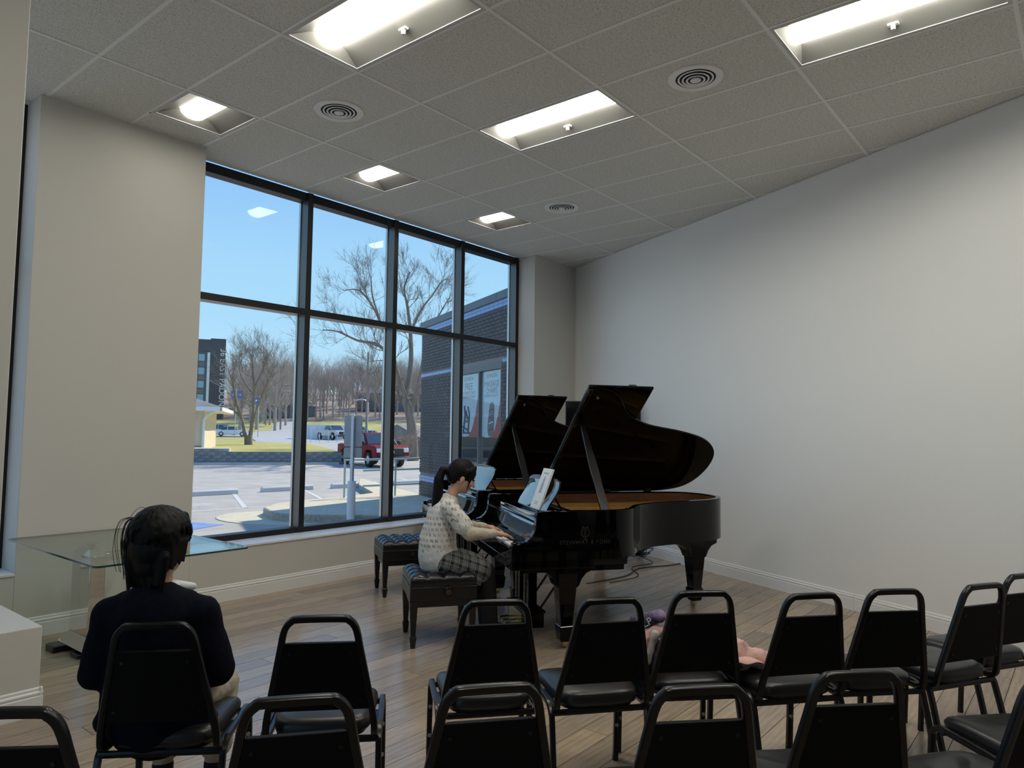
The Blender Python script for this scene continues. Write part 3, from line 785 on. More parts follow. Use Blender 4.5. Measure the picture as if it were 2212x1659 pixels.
ptxt(t, 'JOHNSON', .105, h*.925, -.05); ptxt(t, 'FREE', .20, h*.80, -.05); ptxt(t, 'IN HOME FITNESS', .088, h*.70, -.05); ptxt(t, 'CONSULTATION', .085, h*.635, -.05)
m1 = MB()
for a, b, r in (((-.22, .08), (.12, .08), .02), ((-.2, .1), (-.12, .42), .022), ((-.12, .42), (-.16, .62), .02), ((.05, .1), (.10, .45), .02), ((.10, .45), (.02, .60), .018), ((-.14, .3), (.08, .32), .02), ((-.1, .52), (.02, .36), .024), ((-.24, .2), (0, .14), .02)):
    m1.tube([(a[0]-.08, -.004, a[1]), (b[0]-.08, -.004, b[1])], r, 6)
m1.build('machine_picture', M['ink'], t)
t, w, h = poster2('shop_poster', 3.44, 4.34, 2.66, 1.42, 'shop poster reading MASSAGE CHAIRS with a chair picture')
ptxt(t, 'JOHNSON', .105, h*.925, -.03); ptxt(t, 'MASSAGE', .155, h*.80, -.03); ptxt(t, 'CHAIRS', .155, h*.70, -.03); ptxt(t, 'PREMIUM QUALITY', .075, h*.625, -.03)
pic = MB().extr([p[:2] for p in catmull([(-.16, .06, 0), (-.19, .2, 0), (-.15, .4, 0), (-.09, .62, 0), (.02, .66, 0), (.10, .60, 0), (.11, .42, 0), (.10, .22, 0), (.06, .07, 0), (-.06, .02, 0)], 4, True)], lambda x, z: (x, -.004, z), lambda x, z: (x, -.0015, z)).build('chair_picture', M['hotelgrey'], t)
for zz in (.14, .26, .38, .5): MB().tube([(-.11, -.0045, zz), (0, -.005, zz+.03), (.07, -.0045, zz+.02)], .012, 6).build('seam', M['poster'] if zz in (.26,) else M['ink'], pic)
# gym machines inside the shop
def gym(loc, rz, label):
    t = thing('exercise_machine', label, 'exercise machine', loc, rz)
    MB().box(-.7, -.3, .05, .7, .3, .18).build('deck', M['ink'], t, bevel=.03)
    for s in (-1, 1): MB().tube([(.5, .28*s, .15), (.62, .28*s, .8), (.6, .28*s, 1.15)], .035, 8).build('upright', M['steel'], t)
    MB().box(.5, -.33, 1.1, .68, .33, 1.3).build('console', M['ink'], t, bevel=.02)
    for s in (-1, 1): MB().tube([(.6, .3*s, 1.0), (.2, .3*s, .98)], .025, 8).build('handrail', M['steel'], t)
gym(bp(2.75, LOT+.06, -1.1), rotb+.2, 'dark exercise machine inside the shop under the FREE poster')
gym(bp(4.35, LOT+.06, -1.9), rotb+.4, 'dark exercise machine inside the shop under the massage chair poster')

# ---------------------------------------------------------------- trees
def bare_tree(name, loc, limbs, matn, label, seed, levels, twig, group=None, TK=1.0):
    """limbs: list of (points[(x,y,z)], r0, r1); twigs branch off them recursively"""
    rn = random.Random(seed); t = thing(name, label, 'tree', loc, 0, group)
    trunk, twigs = MB(), MB()
    def rv(): return Vector((rn.uniform(-1, 1), rn.uniform(-1, 1), rn.uniform(-1, 1)))
    def grow(p, d, L, r, lev):
        n = 3 if lev > 0 else 2; pts = [p]; q = p; dd = d.copy()
        for _ in range(n):
            dd = (dd + rv()*.22 + Vector((0, 0, .10))).normalized(); q = q+dd*(L/n); pts.append(q)
        rr = [r*(1-.75*i/n) for i in range(n+1)]
        twigs.tube(pts, rr, 3 if lev < 2 else 4, cap=False)
        if lev > 0:
            for _ in range(twig[0] if lev > 1 else twig[1]):
                k = rn.uniform(.25, 1.0); i = min(n-1, int(k*n)); pos = pts[i].lerp(pts[i+1], k*n-i)
                nd = (dd + rv()*.72 + Vector((0, 0, .12))).normalized()
                grow(pos, nd, L*rn.uniform(.50, .82), max(.005, r*.5), lev-1)
    for pts, r0, r1, cnt, L in limbs:
        P = catmull(pts, 4); n = len(P); trunk.tube(P, [(r0+(r1-r0)*i/(n-1))*TK for i in range(n)], 8)
        for _ in range(cnt):
            k = rn.uniform(.2, 1.0)**.8*(n-1.001); i = int(k); pos = P[i].lerp(P[i+1], k-i); d = (P[i+1]-P[i]).normalized()
            nd = (d*.7 + rv()*.9 + Vector((0, 0, .25))).normalized()
            grow(pos, nd, L*rn.uniform(.6, 1.1), max(.010, (r0+(r1-r0)*i/n)*.30*TK), levels)
    trunk.build('trunk', M[matn], t, smooth=180)
    tag(twigs.build('twigs', M[matn], t), kind='stuff')
    return t
def pl(px, py, d, base):           # a point of a tree standing at depth d, relative to its base
    p = gp(px, d, zat(py, d, px)); return p-base
# big tree behind the brick corner
B2 = gp(893, 38, LOT)
def L2(*pts): return [pl(x, y, 38+dd, B2) for x, y, dd in pts]
limbs = [(L2((895, 996, 0), (893, 950, 0), (888, 905, 0), (876, 860, 0)), .46, .30, 2, 1.2),
         (L2((880, 868, 0), (862, 820, -.3), (846, 780, -.6), (815, 745, -1), (770, 735, -1.4), (725, 715, -1.8), (692, 712, -2)), .20, .03, 16, 1.5),
         (L2((862, 820, 0), (845, 760, .4), (820, 700, .8), (800, 660, 1), (770, 625, 1.2), (735, 625, 1.4)), .16, .025, 15, 1.4),
         (L2((820, 700, .6), (800, 640, .2), (795, 600, 0), (790, 585, 0)), .08, .02, 9, 1.1),
         (L2((876, 860, 0), (886, 790, .5), (884, 720, .8), (876, 660, 1), (868, 620, 1), (880, 585, 1)), .24, .03, 18, 1.4),
         (L2((884, 720, .8), (905, 670, .4), (930, 635, 0), (950, 605, 0), (962, 600, 0)), .10, .02, 12, 1.2),
         (L2((888, 900, 0), (905, 820, -.6), (920, 740, -1), (945, 680, -1.4), (968, 640, -1.6)), .16, .025, 14, 1.3),
         (L2((876, 860, 0), (850, 850, 1), (820, 840, 1.6), (790, 830, 2)), .09, .02, 11, 1.3),
         (L2((868, 820, 0), (850, 800, 1.5), (830, 780, 2.5), (800, 780, 3)), .09, .02, 10, 1.3)]
bare_tree('bare_tree', B2, limbs, 'bark', 'tall bare tree rising behind the brick corner', 5, 3, (4, 4), TK=.72)
B1 = gp(540, 45, .44)
def L1(*pts): return [pl(x, y, 45+dd, B1) for x, y, dd in pts]
limbs = [(L1((541, 964, 0), (540, 948, 0), (540, 940, 0)), .33, .30, 0, 1),
         (L1((538, 948, 0), (531, 935, 0), (524, 905, .2), (510, 890, .4), (497, 882, .5)), .17, .07, 5, .9),
         (L1((524, 905, .2), (515, 880, 0), (508, 860, -.3), (502, 830, -.5), (490, 795, -.6)), .12, .03, 12, 1.2),
         (L1((543, 948, 0), (546, 920, 0), (548, 880, 0), (548, 840, 0), (545, 800, 0), (540, 765, 0)), .18, .03, 18, 1.3),
         (L1((547, 915, 0), (555, 885, -.3), (566, 855, -.6), (580, 820, -.8), (592, 790, -.8)), .10, .025, 13, 1.2),
         (L1((546, 850, 0), (530, 830, .5), (515, 800, .8), (520, 770, .8)), .09, .02, 12, 1.1),
         (L1((548, 840, 0), (565, 800, .4), (575, 770, .5), (570, 755, .5)), .09, .02, 12, 1.1)]
bare_tree('bare_tree', B1, limbs, 'bark', 'forked bare tree on the yellow lawn across the lot', 11, 3, (4, 4), TK=.8)
# wooded hill: a few prototypes, copied
protos = []
for k in range(4):
    rn = random.Random(40+k); H = 13+k*1.3
    limbs = [([Vector((0, 0, -.5)), Vector((rn.uniform(-.3, .3), 0, H*.35)), Vector((rn.uniform(-.5, .5), rn.uniform(-.4, .4), H*.85))], .26, .05, 10, H*.26)]
    for j in range(6):
        a = rn.uniform(0, 6.28); z0 = H*rn.uniform(.28, .5); rr = rn.uniform(1.6, 3.4)
        limbs.append(([Vector((0, 0, z0)), Vector((math.cos(a)*rr*.45, math.sin(a)*rr*.45, z0+H*.18)), Vector((math.cos(a)*rr, math.sin(a)*rr, z0+H*.42))], .12, .03, 9, H*.17))
    protos.append(bare_tree('hill_tree', (0, 0, 0), limbs, 'bark_far', 'bare tree on the wooded hill behind the road', 60+k, 2, (4, 4), 'bare trees on the wooded hill'))
rn = random.Random(9)
near = [(520, 128, 'bare tree with a broad crown rising left behind the forked tree'), (556, 131, 'tallest bare tree behind the forked tree on the lawn'), (596, 127, 'bare tree crown right of the forked tree, beside the mullion'), (575, 147, 'bare tree standing behind the crossarm pole')]
for (c, d, lab), o in zip(near, protos):
    o.location = gp(c, d, TH(d)-.3); o.rotation_euler = (0, 0, rn.uniform(0, 6.28)); sc = 1.0; o.scale = (1.2, 1.2, 1.0); o['label'] = lab
    del o['group']
wood = MB()
PM = [(o.children[0].data, o.children[1].data) for o in protos]
PM = [[([v.co.copy() for v in m_.vertices], [tuple(p.vertices) for p in m_.polygons]) for m_ in q] for q in PM]
for d, a, b, st in ((150, 548, 640, 17), (174, 512, 1010, 13), (203, 512, 1010, 12), (238, 440, 1010, 12)):
    c = a
    while c < b:
        cc, dd = c+rn.uniform(-6, 6), d+rn.uniform(-9, 9); c += st
        k = rn.randrange(4); sc = rn.uniform(.80, 1.1)*(1.0 if d < 160 else .86)
        mt = Matrix.Translation(gp(cc, dd, TH(dd)-.3)) @ Matrix.Rotation(rn.uniform(0, 6.28), 4, 'Z') @ Matrix.Diagonal((sc*1.2, sc*1.2, sc, 1))
        for vs, fs in PM[k]: wood.add([mt @ v for v in vs], fs)
tag(wood.build('bare_woods', M['bark_far']), 'bare winter woods covering the hill beyond the road', 'woods', kind='stuff')
# dry shrub by the red pickup
SB = gp(880, 36, .1)
limbs = [([Vector((0, 0, 0)), Vector((rn.uniform(-.4, .4), rn.uniform(-.4, .4), .6)), Vector((rn.uniform(-.9, .9), rn.uniform(-.6, .6), 1.1))], .03, .01, 12, .5) for _ in range(9)]
t = bare_tree('dry_shrub', SB, limbs, 'shrub', 'dry brown shrub beside the front of the red pickup', 3, 1, (3, 3)); t['category'] = 'shrub'

# ---------------------------------------------------------------- far buildings
def hotel():
    c = gp(484, 160, 0); d = (gp(400, 160, 0)-c).normalized(); n = Vector((-d.y, d.x, 0))
    if n.dot(c) > 0: n = -n
    t = thing('hotel_building', 'tall dark hotel with blue glass windows and white vertical lettering', 'building', (c.x, c.y, 2.0), R(152))
    d = Vector((math.cos(R(152)), math.sin(R(152)), 0)); n = Vector((math.cos(R(242)), math.sin(R(242)), 0))
    # local x runs left along the facade, -y or +y faces us
    s = 1 if (Matrix.Rotation(math.atan2(d.y, d.x), 3, 'Z') @ Vector((0, 1, 0))).dot(n) > 0 else -1
    Hh = 19.3
    MB().box(0, min(0, -s*14), 0, 3.2, max(0, -s*14), Hh).build('stair_tower', M['hotel'], t)
    MB().box(3.2, min(-s*.5, -s*14), 0, 24, max(-s*.5, -s*14), Hh-.25).build('body', M['hotelside'], t)
    MB().box(3.2, min(0, -s*.5), 0, 3.75, max(0, -s*.5)+.1, 16.1).build('white_fin', M['white_ext'], t)
    for k in range(5):
        z = 14.2-k*3.0
        for j in range(2):
            x0 = 4.3+j*1.35
            w = MB().box(x0, min(-s*.52, -s*.42), z, x0+1.22, max(-s*.52, -s*.42), z+1.5).build('window', M['hotelglass'], t)
            MB().box(x0, min(-s*.52, -s*.44), z-1.25, x0+1.22, max(-s*.52, -s*.44), z-.25).build('spandrel', M['hotelgrey'], t)
        for j in range(4):
            x0 = 8.4+j*3.4; MB().box(x0, min(-s*.52, -s*.42), z, x0+2.0, max(-s*.52, -s*.42), z+1.5).build('window', M['hotelglass'], t)
    MB().box(3.2, min(-s*.5, -s*.3), Hh-3.0, 24, max(-s*.5, -s*.3), Hh-.25).build('parapet_band', M['hotel'], t)
    # vertical sign on the tower edge facing right
    o = text('lettering', '36 EAST PADONIA', 1.75, M['white_ext'], t, (.55, s*.12, 9.6), (0, 0, 0), .06, spacing=1.02)
    # up direction of text along -x? build orientation from vectors: reading direction runs down, tops of letters point right
    xdir = Vector((0, 0, -1)); ydir = Vector((-1, 0, 0)); zdir = xdir.cross(ydir)
    if zdir.y*s < 0: pass
    o.matrix_local = Matrix.Translation((.55, s*.12, 9.8)) @ Matrix((xdir, ydir, zdir)).transposed().to_4x4()
    return t
hotel()
# beige building with a hip roof
def beige():
    c = Vector((17.2, 32.92, 0)); d = (Vector((7.7, 39.07, 0))-c).normalized(); rz = math.atan2(d.y, d.x)
    t = thing('beige_building', 'beige stucco building with grey hip roof behind the retaining wall', 'building', (c.x, c.y, .46), rz)
    # local x runs to the left along the front, +y is away from us or towards us
    n = Matrix.Rotation(rz, 3, 'Z') @ Vector((0, 1, 0)); s = -1 if n.dot(c) < 0 else 1      # s*y points away
    MB().box(0, min(0, s*7), 0, 10, max(0, s*7), 2.0).build('wall', M['stucco'], t)
    b = MB(); e = .85
    b.add([(-e, -s*e, 2.02), (10+e, -s*e, 2.02), (10+e, s*(7+e), 2.02), (-e, s*(7+e), 2.02), (3.2, s*3.5, 3.4), (7, s*3.5, 3.4)], [(0, 1, 5, 4), (1, 2, 5), (2, 3, 4, 5), (3, 0, 4), (0, 3, 2, 1)])
    b.build('roof', M['shingle'], t)
    MB().box(-e, min(-s*e, -s*(e-.12)), 1.85, 10+e, max(-s*e, -s*(e-.12)), 2.03).build('gutter', M['white_ext'], t)
    MB().box(-e, min(-s*e, s*(7+e)), 1.85, -e+.1, max(-s*e, s*(7+e)), 2.03).build('gutter', M['white_ext'], t)
    MB().box(-e+.1, min(-s*(e-.1), s*7), 1.84, 10, max(-s*(e-.1), s*7), 1.90).build('soffit', M['white_ext'], t)
    MB().tube([(-.6, -s*.7, 1.9), (-.1, -s*.12, 1.6), (-.0, -s*.09, 1.4), (.0, -s*.09, 0)], .07, 8).build('downpipe', M['white_ext'], t)
    ac = MB().box(.75, min(-s*.28, 0), 1.16, 1.35, max(-s*.28, 0), 1.52).build('air_conditioner', M['white_ext'], t, bevel=.02)
    MB().box(.83, min(-s*.29, -s*.27), 1.22, 1.27, max(-s*.29, -s*.27), 1.46).build('grille', M['blackpl'], ac)
    MB().tube([(.05, -s*.03, .18), (.5, -s*.03, .17), (1.9, -s*.03, .18)], .012, 6).build('pipe', M['ink'], t)
    return t
beige()
# low shed roofs and long buildings on the hillside
def shed(px, d, w, h, matn, label, rz=.5):
    p = gp(px, d, TH(d)); t = thing('far_building', label, 'building', p, rz)
    MB().box(-w/2, -2, 0, w/2, 2, h).build('wall', M[matn], t)
    MB().add([(-w/2-.2, -2.2, h), (w/2+.2, -2.2, h), (w/2+.2, 2.2, h), (-w/2-.2, 2.2, h), (-w/2-.2, 0, h+1), (w/2+.2, 0, h+1)], [(0, 1, 5, 4), (2, 3, 4, 5), (1, 2, 5), (3, 0, 4)]).build('roof', M['shingle'], t)
    for k in range(3): MB().box(-w/2+.6+k*w/3.4, -2.03, h*.4, -w/2+1.5+k*w/3.4, -1.99, h*.8).build('window', M['carglass'], t)
shed(625, 168, 12, 2.6, 'hotelgrey', 'dark low building at the top of the road', -.6)
shed(860, 190, 22, 4.5, 'hotelgrey', 'long grey building on the hill behind the tall bare tree', -.7)
shed(880, 44, 1.6, 1.0, 'woodpole', 'small brown shed beside the tree trunk', .2)

# ---------------------------------------------------------------- utility poles and banners
def upole(px, d, top, base, label, arms=2, r=.16):
    p = gp(px, d, zat(base, d, px)); H = zat(top, d, px)-p.z
    t = thing('utility_pole', label, 'utility pole', p, AZ-math.pi/2+.2, 'utility poles along the road')
    MB().tube([(0, 0, -.5), (0, 0, H)], [r, r*.7], 8).build('pole', M['woodpole'], t)
    for k in range(arms):
        MB().box(-1.6, -.06, H-1.0-k*1.2, 1.6, .06, H-.85-k*1.2).build('crossarm', M['woodpole'], t)
        for x in (-1.4, -.7, .7, 1.4): MB().cyl((x, 0, H-.85-k*1.2), (x, 0, H-.6-k*1.2), .06, n=6).build('insulator', M['white_ext'], t)
    return t
upole(608, 130, 822, 922, 'utility pole with two crossarms beside the road')
upole(592, 150, 858, 912, 'plain slim pole right behind the forked tree', 0, .12)
upole(576, 120, 850, 912, 'short plain pole beside the forked tree crown', 0, .12)
upole(563, 140, 866, 908, 'shorter wooden pole seen through the forked tree', 0, .12)
upole(684, 150, 862, 906, 'pale pole left of the sign post', 0, .14)
upole(700, 165, 860, 908, 'pale pole just left of the sign plate', 0, .14)
upole(793, 60, 760, 955, 'grey lamp pole standing behind the red pickup', 0, .10)
upole(666, 140, 850, 906, 'pale pole right beside the first window mullion', 0, .14)
for k, (px, d, top, bot, lab) in enumerate(((504, 95, 846, 863, 'left blue banner of the pair in the forked tree'), (519, 95, 846, 863, 'right blue banner of the pair in the forked tree'), (554, 100, 860, 874, 'blue banner on a pole right of the forked tree trunk'))):
    p = gp(px, d, 0); z1, z0 = zat(top, d), zat(bot, d)
    t = thing('street_banner', lab, 'banner', (p.x, p.y, TH(d)), AZ-math.pi/2)
    MB().box(-.3, -.02, z0-TH(d), .34, .02, z1-TH(d)).build('cloth', M['bannerblue'], t)
    if k != 1: MB().tube([(.38, 0, 0), (.38, 0, z1-TH(d)+.3)], .06, 6).build('pole', M['postgrey'], t)
    MB().box(-.12, -.03, (z0+z1)/2-TH(d)-.1, .12, -.021, (z0+z1)/2-TH(d)+.15).build('emblem', M['white_ext'], t)
# street lamp arm
p = gp(795, 62, LOT); t = thing('street_lamp', 'curved street lamp arm above the red pickup', 'street lamp', p, AZ-math.pi/2)
MB().tube([(0, 0, 0), (0, 0, 3.9), (-.25, 0, 4.15), (-.5, 0, 4.2), (-.9, 0, 4.15)], .05, 6).build('arm', M['postgrey'], t, smooth=60); MB().box(-1.25, -.08, 4.08, -.85, .08, 4.18).build('head', M['postgrey'], t)
# overhead wires
wires = [((560, 120, 868), (640, 150, 872), (905, 120, 868)), ((480, 110, 905), (640, 130, 888), (900, 110, 890)), ((640, 110, 893), (780, 110, 893), (905, 112, 893))]
for k, w in enumerate(wires):
    pts = [gp(a, d, zat(y, d)) for a, d, y in w]
    o = MB().tube(catmull(pts, 5), .022, 4).build('overhead_wire', M['ink']); tag(o, ['highest thin overhead wire over the road', 'thin overhead wire sagging across the lawn', 'lowest thin overhead wire left of the lamp pole'][k], 'wire')
# chain fence posts by the yard
ff = thing('yard_fence', 'thin grey wire fence along the far yard', 'fence', (0, 0, 0))
for k in range(14): p = gp(655+k*19, 82, TH(82)); MB().tube([p, p+Vector((0, 0, 1.5))], .035, 5).build('post', M['postgrey'], ff)
for z in (.3, .9, 1.45): MB().tube([gp(650, 82, TH(82)+z), gp(910, 82, TH(82)+z)], .014, 4).build('wire', M['postgrey'], ff)
o = MB().box(-3.4, -1.2, 0, 3.4, 1.2, 1.9).build('white_container', M['white_ext'], bevel=.05); o.location = gp(706, 96, TH(96)); o.rotation_euler = (0, 0, -.75); tag(o, 'long white box trailer in the far yard', 'trailer')
for k in range(6): MB().box(-3.2+k*1.1, -1.23, .1, -3.15+k*1.1, -1.2, 1.8).build('rib', M['postgrey'], o)

# ---------------------------------------------------------------- vehicles
def wheel(par, x, y, r, w):
    a = MB().lathe([(r*.62, -w/2), (r*.95, -w/2), (r, -w/2+.03), (r, w/2-.03), (r*.95, w/2), (r*.62, w/2)], n=20, axis='Y', hollow=True).build('wheel', M['tyre'], par, smooth=40); a.location = (x, y, r)
    MB().lathe([(.01, -w/2+.02), (r*.2, -w/2-.01), (r*.6, -w/2+.02), (r*.63, -w/2+.05), (r*.63, w/2-.05), (r*.6, w/2-.02), (r*.2, w/2+.01), (.01, w/2-.02)], n=14, axis='Y').build('rim', M['alloy'], a, smooth=30)
def extr_y(b, prof, y0, y1, in0=0, in1=0):
    b.extr(prof, lambda x, z: (x, y0, z), lambda x, z: (x, y1, z))
def sedan(loc, rz, paint, label, L=4.5, H=1.45, suv=False):
    t = thing('parked_car', label, 'car', loc, rz); W = .88
    prof = [(-L/2, .35), (-L/2, .75), (-L/2+.15, .86), (-L*.30, .90), (L*.22, .92), (L/2-.15, .78), (L/2, .60), (L/2, .32), (L*.36, .25), (-L*.36, .25)]
    b = MB(); extr_y(b, prof, -W, W); b.build('body', M[paint], t, bevel=.07, seg=3)
    x0, x1 = (-L*.46, L*.10) if suv else (-L*.30, L*.08)
    rr = MB().hexa([(x0-.15, -W+.08, .88), (x1+.55, -W+.08, .88), (x1+.55, W-.08, .88), (x0-.15, W-.08, .88)], [(x0+.18, -W+.22, H-.03), (x1, -W+.22, H-.03), (x1, W-.22, H-.03), (x0+.18, W-.22, H-.03)])
    g = rr.build('windows', M['carglass'], t, bevel=.03)
    MB().hexa([(x0+.15, -W+.21, H-.05), (x1+.02, -W+.21, H-.05), (x1+.02, W-.21, H-.05), (x0+.15, W-.21, H-.05)], [(x0+.28, -W+.28, H), (x1-.1, -W+.28, H), (x1-.1, W-.28, H), (x0+.28, W-.28, H)]).build('roof', M[paint], t, bevel=.02)
    for xx in (x0*.45, ): MB().hexa([(xx, -W+.075, .88), (xx+.09, -W+.075, .88), (xx+.09, W-.075, .88), (xx, W-.075, .88)], [(xx+.03, -W+.21, H-.04), (xx+.10, -W+.21, H-.04), (xx+.10, W-.21, H-.04), (xx+.03, W-.21, H-.04)]).build('pillar', M[paint], t)
    for x in (-L*.31, L*.32):
        for s in (-1, 1): wheel(t, x, s*(W-.08), .33, .2)
    for s in (-1, 1):
        MB().box(L/2-.06, s*.65-.18, .60, L/2+.01, s*.65+.18, .72).build('headlamp', M['lampglass'], t); MB().box(-L/2-.01, s*.65-.18, .66, -L/2+.05, s*.65+.18, .78).build('tail_lamp', M['red'], t)
    return t
def pickup(loc, rz, paint, label, logo=False):
    t = thing('pickup_truck', label, 'truck', loc, rz); W = .98; L = 5.6
    # x forward; bed at the back, cab, bonnet
    prof = [(-L/2, .55), (-L/2, 1.18), (-.55, 1.20), (-.50, 1.22), (1.35, 1.22), (2.45, 1.16), (2.68, 1.02), (2.74, .70), (2.74, .48), (2.25, .46), (2.15, .80), (1.95, .92), (1.45, .92), (1.25, .80), (1.15, .46), (-1.15, .48), (-1.25, .80), (-1.45, .92), (-1.95, .92), (-2.15, .80), (-2.25, .52)]
    b = MB(); extr_y(b, prof, -W, W); b.build('body', M[paint], t, bevel=.05, seg=3)
    MB().box(-L/2+.08, -W+.10, .9, -.62, W-.10, 1.205).build('bed_cover', M['blackpl'], t)
    cab = MB().hexa([(-.55, -W+.05, 1.2), (1.45, -W+.05, 1.2), (1.45, W-.05, 1.2), (-.55, W-.05, 1.2)], [(-.40, -W+.20, 1.86), (.62, -W+.20, 1.86), (.62, W-.20, 1.86), (-.40, W-.20, 1.86)])
    cab.build('cab', M[paint], t, bevel=.05, seg=3)
    # glass panels set just proud of the cab
    def q(nm, pts):
        p = [Vector(x) for x in pts]; n = (p[1]-p[0]).cross(p[3]-p[0]).normalized()
        MB().add([x+n*.012 for x in p]+[x-n*.012 for x in p], [(0, 1, 2, 3), (7, 6, 5, 4), (0, 4, 5, 1), (1, 5, 6, 2), (2, 6, 7, 3), (3, 7, 4, 0)]).build(nm, M['carglass'], t)
    q('windscreen', [(1.40, -W+.12, 1.24), (1.40, W-.12, 1.24), (.68, W-.26, 1.81), (.68, -W+.26, 1.81)])
    for s in (-1, 1): q('side_window', [(-.05, s*(W-.055), 1.26), (1.15, s*(W-.055), 1.26), (.62, s*(W-.185), 1.78), (0.0, s*(W-.185), 1.78)]); q('rear_side_window', [(-.48, s*(W-.055), 1.26), (-.12, s*(W-.055), 1.26), (-.08, s*(W-.185), 1.78), (-.38, s*(W-.185), 1.78)])
    MB().box(2.60, -.62, .66, 2.77, .62, 1.04).build('grille', M['blackpl'], t, bevel=.02)
    MB().box(2.768, -.62, .83, 2.785, .62, .87).build('grille_bar', M['blackpl'], t); MB().box(2.77, -.05, .78, 2.795, .05, .92).build('badge', M['chrome'], t)
    MB().box(2.62, -W, .42, 2.86, W, .62).build('bumper', M['blackpl'], t, bevel=.03)
    for s in (-1, 1):
        MB().box(2.50, s*.78-.15, .82, 2.74, s*.78+.15, 1.03).build('headlamp', M['lampglass'], t, bevel=.02)
        MB().box(-2.82, s*.85-.10, .82, -2.77, s*.85+.10, 1.12).build('tail_lamp', M['red'], t)
        mr = MB().box(1.02, s*(W+.02), 1.20, 1.20, s*(W+.22), 1.40) if s > 0 else MB().box(1.02, -W-.22, 1.20, 1.20, -W-.02, 1.40)
        mr.build('mirror', M['blackpl'], t, bevel=.03)
    for x in (-1.70, 1.70):
        for s in (-1, 1): wheel(t, x, s*(W-.10), .40, .26)
    if logo:
        s = -1
        text('lettering', 'SERVICE', .16, M['white_ext'], t, (.45, s*(W+.004), 1.05), (R(90), 0, 0), .002)
        MB().box(.15, s*(W+.003), .84, .85, s*(W+.001), .88).build('stripe', M['white_ext'], t)
    return t
hd = Vector((-.28, -.96, 0)).normalized(); rzp = math.atan2(hd.y, hd.x)
mid = Vector((20.75, 25.55, 0)) + Vector((-hd.y, hd.x, 0))*.5
tk = pickup((mid.x, mid.y, LOT), rzp, 'carred', 'red pickup truck parked beyond the lot', False); tk.scale = (.80, .80, .80)
pickup((*gp(721, 92, 0)[:2], TH(92)+.05), AZ+math.pi+.75, 'carsilver', 'small silver pickup truck on the far road')
sedan((*gp(487, 109, 0)[:2], TH(109)+.05), R(-30), 'carsilver', 'silver car parked left of the forked tree', 4.4, 1.6, True)
sedan((*gp(503, 102, 0)[:2], TH(102)+.05), R(-30), 'carwhite', 'white car parked in front of the silver car on the left', 4.4, 1.45)
sedan((*gp(722, 108, 0)[:2], TH(108)+.05), R(-40), 'carblue', 'dark blue car behind the top of the sign plate', 4.5, 1.4)
sedan((*gp(866, 95, 0)[:2], TH(95)+.05), R(-60), 'carblue', 'blue car behind the tree trunk', 4.5, 1.45)
sedan((*gp(805, 84, 0)[:2], TH(84)+.05), R(-50), 'carsilver', 'pale car right behind the red pickup cab', 4.5, 1.4)
sedan((*gp(862, 58, 0)[:2], LOT), R(-120), 'carwhite', 'white car hidden behind the bonnet of the red pickup', 4.5, 1.4)
sedan((*gp(783, 110, 0)[:2], TH(110)+.05), R(-60), 'carred', 'small red car right of the sign plate', 4.3, 1.5, True)

